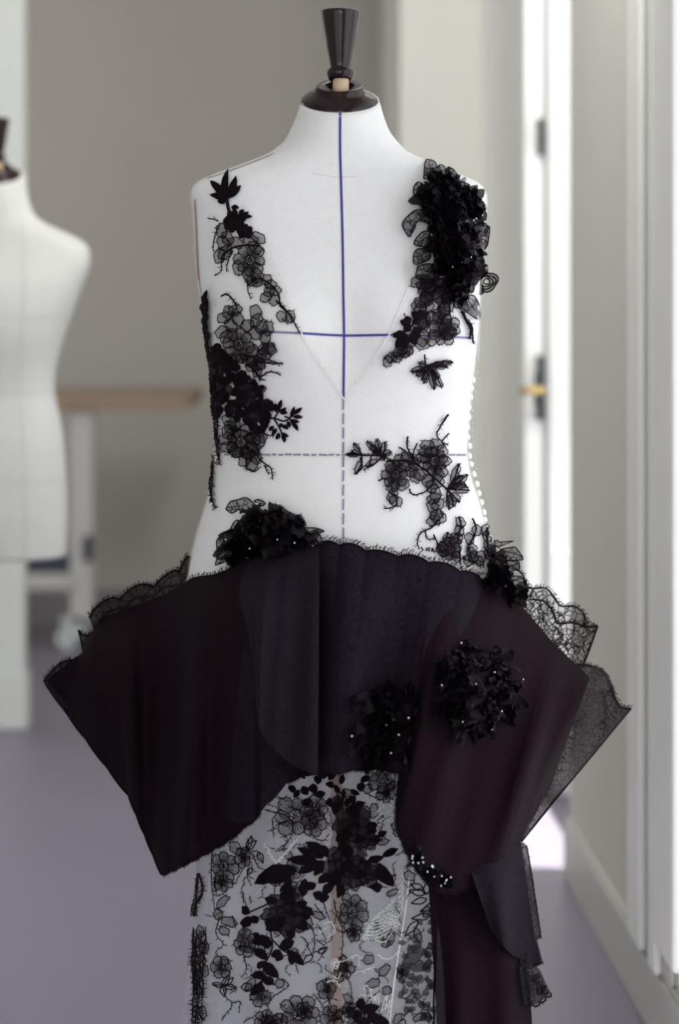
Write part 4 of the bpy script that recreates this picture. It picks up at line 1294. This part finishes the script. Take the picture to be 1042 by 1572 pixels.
# train and its side ruffles
o, g_ = sheet('train', [(655, 1320, 2.86), (690, 1330, 2.86), (730, 1320, 2.87), (770, 1300, 2.9), (800, 1292, 2.94)],
              [(690, 1885, 2.76), (715, 1885, 2.75), (750, 1885, 2.77), (790, 1885, 2.80), (835, 1885, 2.86)], 'organza', nu=60, nv=30, bulge=-.01, folds=((2.2, .016, .5, .3),), label='long black train falling behind the peplum')
o2, _ = sheet('train_ruffle', [(720, 1330, 2.83), (750, 1315, 2.84), (780, 1300, 2.88), (800, 1296, 2.92)], [(752, 1425, 2.84), (770, 1450, 2.85), (790, 1468, 2.88), (826, 1478, 2.93)], 'organza_soft', nu=30, nv=12, bulge=.03, folds=((1.5, .01, .3, .3),), label='navy-tinged ruffle at the top of the train')
o3, _ = sheet('lace_ruffle', [(800, 1294, 2.97), (803, 1293, 2.97), (808, 1298, 2.98)], [(808, 1430, 2.96), (817, 1445, 2.97), (830, 1440, 2.98)], 'lace_net', nu=14, nv=24, bulge=.01, label='sheer lace strip down the side of the train')
edging(o3, [(808, 1298, 2.98), (819, 1365, 2.985), (830, 1440, 2.98)], 0, 0, .001, 2)
o3, _ = sheet('lace_ruffle', [(790, 1425, 2.92), (810, 1430, 2.93), (824, 1443, 2.94)], [(800, 1482, 2.9), (815, 1484, 2.92), (833, 1477, 2.94)], 'organza_soft', nu=20, nv=8, bulge=.01, folds=((2, .006, 0, 0),), label='small dark tier of the train edge')
edging(o3, [(800, 1482, 2.9), (815, 1485, 2.92), (833, 1477, 2.94)], 0, 0, .001, 3, 2.4, -1)
o3, _ = sheet('lace_ruffle', [(795, 1470, 2.91), (812, 1478, 2.92), (828, 1488, 2.94)], [(806, 1544, 2.89), (826, 1540, 2.91), (845, 1524, 2.94)], 'lace_net', nu=24, nv=10, bulge=.015, folds=((2, .006, 0, 0),), label='scalloped lace tier at the lowest edge of the train')
edging(o3, [(806, 1544, 2.89), (826, 1540, 2.91), (845, 1524, 2.94)], 4, 3, .0013, 3, 2.2, -1)
lace_net(o3, [(800, 1478), (828, 1490), (845, 1524), (826, 1540), (806, 1544)], lambda x, y: 2.895, 55, 21)
o3, _ = sheet('lace_ruffle', [(672, 1372, 2.86), (680, 1376, 2.86), (695, 1378, 2.86)], [(662, 1885, 2.78), (675, 1885, 2.78), (700, 1885, 2.78)], 'leaf_grey', nu=10, nv=20, label='veiled strip between skirt and train')

# ruffled flowers on the peplum
z = Z(280, 500, 3.93)
polyh = [z(*p) for p in ((400, 1060), (450, 1050), (520, 1090), (600, 1040), (640, 1060), (670, 1120), (740, 1190), (780, 1250), (740, 1330), (600, 1400), (420, 1430), (300, 1440), (240, 1400), (260, 1300), (320, 1220), (350, 1140))]
clh = [z(*p) for p in ((420, 1180), (480, 1250), (540, 1280), (600, 1220))]
hip = ruffled_flower('hip_flower', 'black ruffled organza flower at the hip with two clear beads', TS, polyh, clh, 90, .045, 1.05, [z(*p) for p in ((405, 1345), (572, 1290), (675, 1310), (450, 1075), (260, 1290), (575, 1075))], 0)
for ol in ([(260, 1110), (290, 1060), (350, 1045), (385, 1040), (440, 1090), (380, 1120), (330, 1110), (300, 1135)], [(205, 1320), (215, 1280), (270, 1255), (300, 1280), (260, 1320), (215, 1370)], [(290, 1230), (310, 1185), (340, 1175), (330, 1230)], [(200, 1440), (215, 1390), (270, 1350), (300, 1370), (260, 1420)],
           [(700, 1230), (760, 1215), (855, 1240), (810, 1252), (740, 1250)], [(760, 1290), (790, 1250), (820, 1250), (845, 1310), (800, 1330)], [(690, 1250), (760, 1245), (770, 1300), (700, 1280)], [(430, 1060), (460, 1045), (500, 1075), (470, 1085)]):
    flap(hip, [z(*p) for p in ol], 'ruffle_sheer', .03)
z = Z(730, 810, 4.008)
polyr = [z(*p) for p in ((130, 110), (190, 90), (210, 150), (230, 230), (300, 330), (330, 430), (280, 470), (180, 460), (60, 380), (40, 250), (80, 160))]
hr = ruffled_flower('hip_flower', 'black ruffled organza flower where the bodice buttons end', TS, polyr, [z(*p) for p in ((140, 200), (170, 300), (220, 400))], 55, .03, .95, [z(250, 352), z(165, 185)], 0)
for ol in ([(125, 120), (160, 75), (205, 55), (230, 80), (215, 110), (170, 100)], [(200, 150), (230, 110), (285, 175), (280, 195), (250, 190)], [(210, 180), (260, 200), (270, 260), (220, 240)], [(210, 290), (240, 260), (300, 330), (320, 390), (260, 350)]):
    flap(hr, [z(*p) for p in ol], 'ruffle_sheer', .02)
poly2 = [(668, 1010), (720, 985), (780, 1000), (805, 1050), (795, 1110), (740, 1150), (690, 1140), (660, 1080)]
pf = ruffled_flower('peplum_flower', 'large black organza flower with scattered beads on the peplum', PS, poly2, [(715, 1040), (735, 1070), (745, 1100), (700, 1090), (765, 1050)], 130, .012, .85,
    [(708, 987), (678, 1052), (759, 1032), (803, 1043), (742, 1074), (770, 1092), (710, 1108), (726, 1135), (730, 1050), (690, 1090), (755, 1120)], 0)
poly3 = [(545, 1060), (590, 1035), (640, 1050), (640, 1110), (625, 1170), (570, 1180), (530, 1150), (540, 1100)]
pf = ruffled_flower('peplum_flower', 'smaller black organza flower with one bright bead above the skirt', PS, poly3, [(580, 1080), (590, 1110), (580, 1140)], 70, .012, .8, [(604, 1105), (627, 1102), (593, 1113), (612, 1128), (600, 1156), (540, 1130)], 0)
# beaded clusters along the draped edge
for (px, py, lab) in ((640, 1318, 'beaded black cluster high on the draped edge'), (664, 1338, 'beaded black cluster in the middle of the draped edge'), (684, 1352, 'beaded black cluster low on the draped edge')):
    pl = [(px + 17 * cos(a), py + 15 * sin(a)) for a in [i * pi / 4 for i in range(8)]]
    ruffled_flower('edge_flower', lab, PS, pl, [(px, py), (px + 3, py + 3)], 16, .010, .55, [(px + random.uniform(-10, 10), py + random.uniform(-9, 9)) for _ in range(6)], 3)

# ---------------------------------------------------------------- skirt lace
def zA(x, y): return (270 + x / 4.012, 1180 + y / 4.012)
def zB(x, y): return (480 + x / 4.012, 1180 + y / 4.012)
S = 4.012
def dark_flower(m, cx, cy, r, n=7):
    for ring, (k, f, s, dz) in enumerate(((n, .62, .40, 0), (n - 1, .40, .34, .0015), (n - 3, .18, .26, .003))):
        for i in range(k):
            a = 2 * pi * i / k + ring * .5 + random.uniform(-.1, .1)
            m.petal(cx + r * f * cos(a), cy + r * f * sin(a), r * s, r * s * .8, a, 5, .16, off=m.off + dz, mat='petal_dark' if (i + ring) % 3 else 'leaf')
    for i in range(9):
        a = random.random() * 6.28
        m.ring(cx + r * .25 * cos(a), cy + r * .25 * sin(a), 2.2)

m = Lace(SS, gown, label='sheer lace flowers and scrolls over the front of the skirt')
for (x, y, r, n, e) in ((310, 600, 100, 7, .75), (440, 1070, 85, 7, 1), (760, 1510, 120, 8, 1), (740, 290, 130, 7, 1), (850, 330, 90, 6, .8), (290, 1220, 70, 6, .8), (300, 700, 60, 5, .9), (600, 940, 50, 5, 1), (600, 1560, 60, 5, 1)):
    m.flower(*zA(x, y), r / S, n, e)
for (x, y, r, n, e) in ((250, 880, 120, 8, .8), (420, 60, 90, 7, 1), (440, 150, 60, 5, 1), (20, 230, 70, 6, 1), (120, 1520, 80, 6, 1), (260, 1010, 60, 5, .7), (230, 1480, 50, 5, 1)):
    m.flower(*zB(x, y), r / S, n, e)
for pts in ([(390, 490), (450, 500), (520, 510), (545, 570)], [(450, 500), (470, 420), (510, 450)], [(480, 510), (520, 600), (560, 620)], [(470, 610), (450, 660), (480, 720)], [(420, 755), (430, 830)], [(470, 780), (475, 830)],
            [(350, 900), (370, 980)], [(285, 910), (265, 1010), (300, 1080), (260, 1130), (300, 1170)], [(240, 1330), (290, 1330), (380, 1350), (330, 1380)], [(290, 1340), (310, 1400), (350, 1450), (310, 1500), (285, 1550)],
            [(350, 1440), (410, 1430), (400, 1500)], [(820, 950), (850, 1030), (840, 1130), (780, 1150)], [(840, 1130), (930, 1090)], [(770, 1030), (800, 1050), (830, 1140)], [(660, 1290), (700, 1330), (650, 1370), (590, 1410), (560, 1520)],
            [(920, 1290), (930, 1420), (960, 1450)], [(200, 970), (205, 1100), (190, 1180)], [(240, 510), (235, 650), (255, 870)], [(260, 640), (270, 780), (330, 740)], [(430, 1560), (500, 1520)], [(640, 1440), (690, 1480)], [(430, 1150), (450, 1230), (420, 1285)],
            [(740, 1200), (760, 1260)], [(560, 250), (700, 300), (720, 400), (640, 490)], [(700, 230), (820, 290), (830, 420)], [(600, 300), (610, 420)], [(860, 250), (930, 330), (950, 380)], [(700, 760), (740, 720), (800, 650)], [(850, 830), (900, 900)], [(300, 1170), (350, 1180)]):
    m.twig([zA(*p) for p in pts], 4.5, 4, .0008)
for pts in ([(0, 420), (60, 440), (100, 400)], [(130, 800), (150, 900), (190, 1000), (180, 1180)], [(190, 800), (320, 860)], [(230, 1190), (215, 1270), (245, 1340), (240, 1450)], [(80, 1280), (100, 1400), (90, 1500)], [(0, 1380), (70, 1480)], [(390, 320), (430, 290), (400, 420)], [(330, 150), (430, 190), (460, 120)], [(20, 1050), (70, 1100), (30, 1180)], [(60, 820), (100, 930)]):
    m.twig([zB(*p) for p in pts], 4.5, 4, .0008)
for tx, ty in ((330, 1260), (385, 1345), (300, 1400), (240, 1320), (360, 1280)):
    m.oleaf(*zA(295, 1335), *zA(tx, ty), 8)
for (bx, by, tx, ty) in ((450, 495, 510, 440), (450, 495, 480, 410), (520, 510, 550, 580), (480, 610, 450, 650), (840, 1140, 780, 1200), (870, 1130, 930, 1100)):
    m.oleaf(*zA(bx, by), *zA(tx, ty), 9)
for (bx, by, tx, ty) in ((670, 740, 595, 705), (680, 770, 585, 745), (690, 800, 600, 825), (690, 770, 690, 695), (760, 820, 650, 880), (720, 900, 600, 920), (640, 930, 560, 1030)):
    m.oleaf(*zB(bx, by), *zB(tx, ty), 10)
rs = random.Random(5)
for i in range(16):
    x, y = rs.uniform(345, 640), rs.uniform(1230, 1572)
    m.flower(x, y, rs.uniform(11, 19), rs.choice((5, 6, 7)), rs.uniform(.75, 1.1))
for i in range(60):
    x, y = rs.uniform(335, 655), rs.uniform(1200, 1572)
    m.petal(x, y, rs.uniform(6, 12), rs.uniform(4, 7), rs.random() * 3)
# fine random scrolls between the flowers
for i in range(85):
    x = random.uniform(340, 640); y = random.uniform(1200, 1572)
    a = random.random() * 6.28; pts = [(x, y)]
    for s in range(4):
        a += random.uniform(-1.2, 1.2); x += 8 * cos(a); y += 8 * sin(a); pts.append((x, y))
    m.twig(pts, 3.5, 5, .00055)
m.done()
m = Lace(SS, gown, name='lace_strand', label='dark stripe of massed lace along the skirt side')
for k in range(8):
    x0 = random.uniform(125, 210)
    m.twig([zA(x0, random.uniform(950, 1080)), zA(x0 - 8, 1200), zA(x0 + random.uniform(-20, 15), 1350), zA(x0 + random.uniform(-25, 15), 1600)], 6, 3, .0008)
for k in range(6):
    m.twig([zA(158 + random.uniform(-8, 8), 645), zA(160 + random.uniform(-20, 30), 760), zA(150 + random.uniform(-35, 40), 850), zA(125 + random.uniform(-20, 50), 910)], 5, 3, .001)
for i in range(16):
    m.petal(*zA(random.uniform(140, 205), random.uniform(1000, 1560)), 9, 5, 1.5, 5, .15)
m.done()

m = Lace(SS, gown, name='dark_spray', label='solid black flowers and leaves down the middle of the skirt', off=.0055)
dark_flower(m, *zB(250, 350), 130 / S, 8); dark_flower(m, *zB(200, 600), 150 / S, 8); dark_flower(m, *zB(330, 640), 85 / S, 6); dark_flower(m, *zB(330, 430), 70 / S, 6)
for (bx, by, tx, ty, w) in ((915, 530, 805, 445, 62), (895, 545, 752, 480, 52), (870, 560, 696, 550, 64), (880, 575, 758, 640, 56), (905, 580, 845, 655, 50), (920, 540, 900, 470, 50)):
    m.leaf(*zA(bx, by), *zA(tx, ty), w / S)
m.leaf(*zA(755, 620), *zA(508, 705), 120 / S, jag=.22); m.leaf(*zA(740, 640), *zA(600, 620), 60 / S, jag=.2); m.leaf(*zA(720, 660), *zA(640, 750), 60 / S, jag=.2)
for (bx, by, tx, ty, w) in ((790, 780, 800, 670, 60), (800, 740, 860, 700, 50), (840, 760, 900, 790, 55), (860, 780, 940, 780, 60)):
    m.leaf(*zA(bx, by), *zA(tx, ty), w / S, jag=.2)
for (bx, by, tx, ty, w) in ((410, 535, 515, 487, 50), (395, 575, 482, 720, 85), (385, 690, 390, 760, 60), (340, 560, 420, 540, 50), (390, 420, 440, 380, 40), (100, 640, 30, 700, 60), (120, 700, 60, 780, 60), (160, 700, 190, 760, 60), (200, 710, 150, 790, 60), (90, 520, 20, 480, 70), (60, 560, 10, 620, 60)):
    m.leaf(*zB(bx, by), *zB(tx, ty), w / S, jag=.15)
for (x, y) in ((40, 150), (100, 200), (220, 200), (300, 220), (310, 110), (130, 250), (30, 60), (100, 100), (190, 150), (250, 190), (60, 30), (180, 60), (-40, 130), (-90, 150), (-60, 40), (-150, 60), (-120, 120), (330, 60), (-30, 200), (10, 120), (150, 120), (-10, 30), (270, 140), (110, 40)):
    a = random.random() * 6.28
    m.leaf(*zB(x - 30 * cos(a), y - 30 * sin(a)), *zB(x + 34 * cos(a), y + 34 * sin(a)), random.uniform(36, 52) / S, jag=.15)
m.done()
m = Lace(SS, gown, name='dark_spray', label='solid black flower with a trailing chain of leaves on the skirt', off=.0055)
dark_flower(m, *zA(690, 890), 140 / S, 8)
for (bx, by, tx, ty, w) in ((760, 850, 850, 892, 50), (740, 830, 815, 815, 50), (640, 810, 560, 790, 50), (760, 920, 810, 990, 70), (720, 960, 720, 1050, 70), (620, 930, 590, 990, 60), (480, 890, 412, 845, 56), (500, 915, 412, 950, 66), (500, 900, 525, 950, 60), (470, 930, 430, 980, 50),
                            (590, 1035, 490, 1065, 66), (585, 1040, 565, 1105, 50), (640, 1100, 738, 1055, 72), (650, 1110, 595, 1150, 56), (650, 1120, 620, 1180, 56), (690, 1110, 792, 1205, 60), (570, 1170, 500, 1105, 60), (560, 1180, 640, 1282, 66), (565, 1180, 525, 1228, 44), (570, 1275, 485, 1270, 56), (550, 1280, 608, 1325, 56), (545, 1300, 480, 1395, 50), (545, 1310, 545, 1375, 44), (715, 1130, 720, 1205, 50), (540, 1030, 500, 1010, 40)):
    m.leaf(*zA(bx, by), *zA(tx, ty), w / S, jag=.12)
for pts in ([(590, 1000), (600, 1100), (560, 1200), (540, 1350)], [(480, 880), (540, 850), (590, 820)], [(600, 1050), (660, 1110), (720, 1140)]):
    m.line([zA(*p) for p in pts], .0011)
m.done()
m = Lace(SS, gown, name='dark_spray', label='small solid black leaf cluster low on the skirt', off=.0055)
for (bx, by, tx, ty, w) in ((300, 1480, 312, 1405, 50), (310, 1500, 395, 1455, 66), (310, 1500, 270, 1515, 50), (330, 1530, 455, 1562, 66), (300, 1530, 340, 1580, 60), (340, 1500, 380, 1540, 60)):
    m.leaf(*zB(bx, by), *zB(tx, ty), w / S)
m.done()
m = Lace(SS, gown, name='veiled_spray', leaf='leaf_grey', label='veiled grey-black leaves beside the train')
for (bx, by, tx, ty, w) in ((690, 950, 745, 930, 36), (690, 1000, 750, 985, 44), (660, 960, 640, 935, 30), (640, 1080, 620, 1010, 40), (600, 1135, 655, 1080, 60), (540, 1195, 665, 1135, 85), (600, 1240, 725, 1215, 60), (590, 1250, 560, 1210, 40)):
    m.leaf(*zB(bx, by), *zB(tx, ty), w / S)
for i in range(36):
    x, y = random.uniform(525, 740), random.uniform(1060, 1540)
    a = random.random() * 6.28
    m.leaf(*zB(x - 26 * cos(a), y - 26 * sin(a)), *zB(x + 30 * cos(a), y + 30 * sin(a)), random.uniform(30, 50) / S)
for i in range(30):
    x, y = random.uniform(525, 740), random.uniform(950, 1560)
    a = random.random() * 6
    m.twig([zB(x, y), zB(x + 30 * cos(a), y + 30 * sin(a)), zB(x + 50 * cos(a + .8), y + 50 * sin(a + .8))], 4, 4, .0007)
m.line([zB(775, 780), zB(755, 1000), zB(742, 1300), zB(735, 1600)], .0012)
m.line([zB(850, 860), zB(840, 1200), zB(800, 1600)], .0010)
m.done()
# white cord embroidery
m = Lace(SS, gown, name='white_embroidery', thread='thread_white', off=.005, thick=.0006, label='white cord embroidery beside the skirt seam')
for i in range(12):
    a = 2.4 * i; d = 11 * math.sqrt(i)
    m.ring(*zB(485 + d * cos(a), 935 + d * 1.2 * sin(a)), 2.6, .0006)
for k in range(9):
    m.twig([zB(500 - k * 6, 790 + k * 26), zB(440 - k * 8, 850 + k * 24), zB(380 - k * 9, 900 + k * 17), zB(345 - k * 2, 960 + k * 12)], 5, 5, .0006)
for k in range(7):
    m.line([zB(510, 640 + k * 30), zB(530 + 14 * (k % 2), 620 + k * 32), zB(548, 650 + k * 34), zB(520, 690 + k * 36)])
for pts in ([(390, 1140), (420, 1165), (470, 1160), (520, 1110)], [(240, 1160), (285, 1140), (300, 1180), (285, 1215)], [(300, 1390), (360, 1400), (385, 1430)], [(310, 1360), (340, 1330), (360, 1420), (390, 1380), (390, 1440)], [(400, 1500), (440, 1390), (430, 1480), (460, 1420), (440, 1540)], [(120, 1190), (200, 1180), (270, 1150)], [(260, 1260), (310, 1240), (370, 1215)], [(80, 1310), (140, 1300), (180, 1340)], [(60, 950), (110, 940), (140, 1000), (90, 1030)], [(380, 270), (440, 210), (460, 280), (420, 330)], [(400, 250), (430, 290), (400, 320)], [(380, 1050), (430, 1060), (470, 1000)]):
    m.twig([zB(*p) for p in pts], 4, 5, .0007)
for i in range(8):
    m.ring(*zB(142 + 22 * cos(i * pi / 4), 1195 + 22 * sin(i * pi / 4)), 2.4, .0006)
m.line([zB(128, 1270), zB(160, 1290), zB(180, 1250)])
for tx, ty in ((560, 455), (580, 510), (600, 540), (690, 505), (740, 440), (780, 405), (650, 540), (570, 480)):
    m.twig([zA(622, 580), zA((622 + tx) / 2, (575 + ty) / 2), zA(tx, ty)], 4, 3.5, .0006)
for pts in ([(920, 430), (950, 400), (940, 350)], [(900, 480), (940, 450)], [(880, 1000), (940, 960)], [(960, 1240), (990, 1180)]):
    m.twig([zA(*p) for p in pts], 4, 4, .0006)
m.done()
mb = MB(); ribbon(SS, [zB(592, 650), zB(560, 900), zB(522, 1120), zB(490, 1320), zB(460, 1570), zB(430, 1750)], 2.2, .0045, mb)
mb.build('skirt_seam', M['thread_white'], gown, label='white seam line running down the skirt')
mb = MB(); ribbon(SS, [zB(762, 830), zB(745, 1180), zB(735, 1570), zB(730, 1800)], 1.4, .0045, mb)
mb.build('skirt_seam', M['thread'], gown, label='dark seam line beside the train')
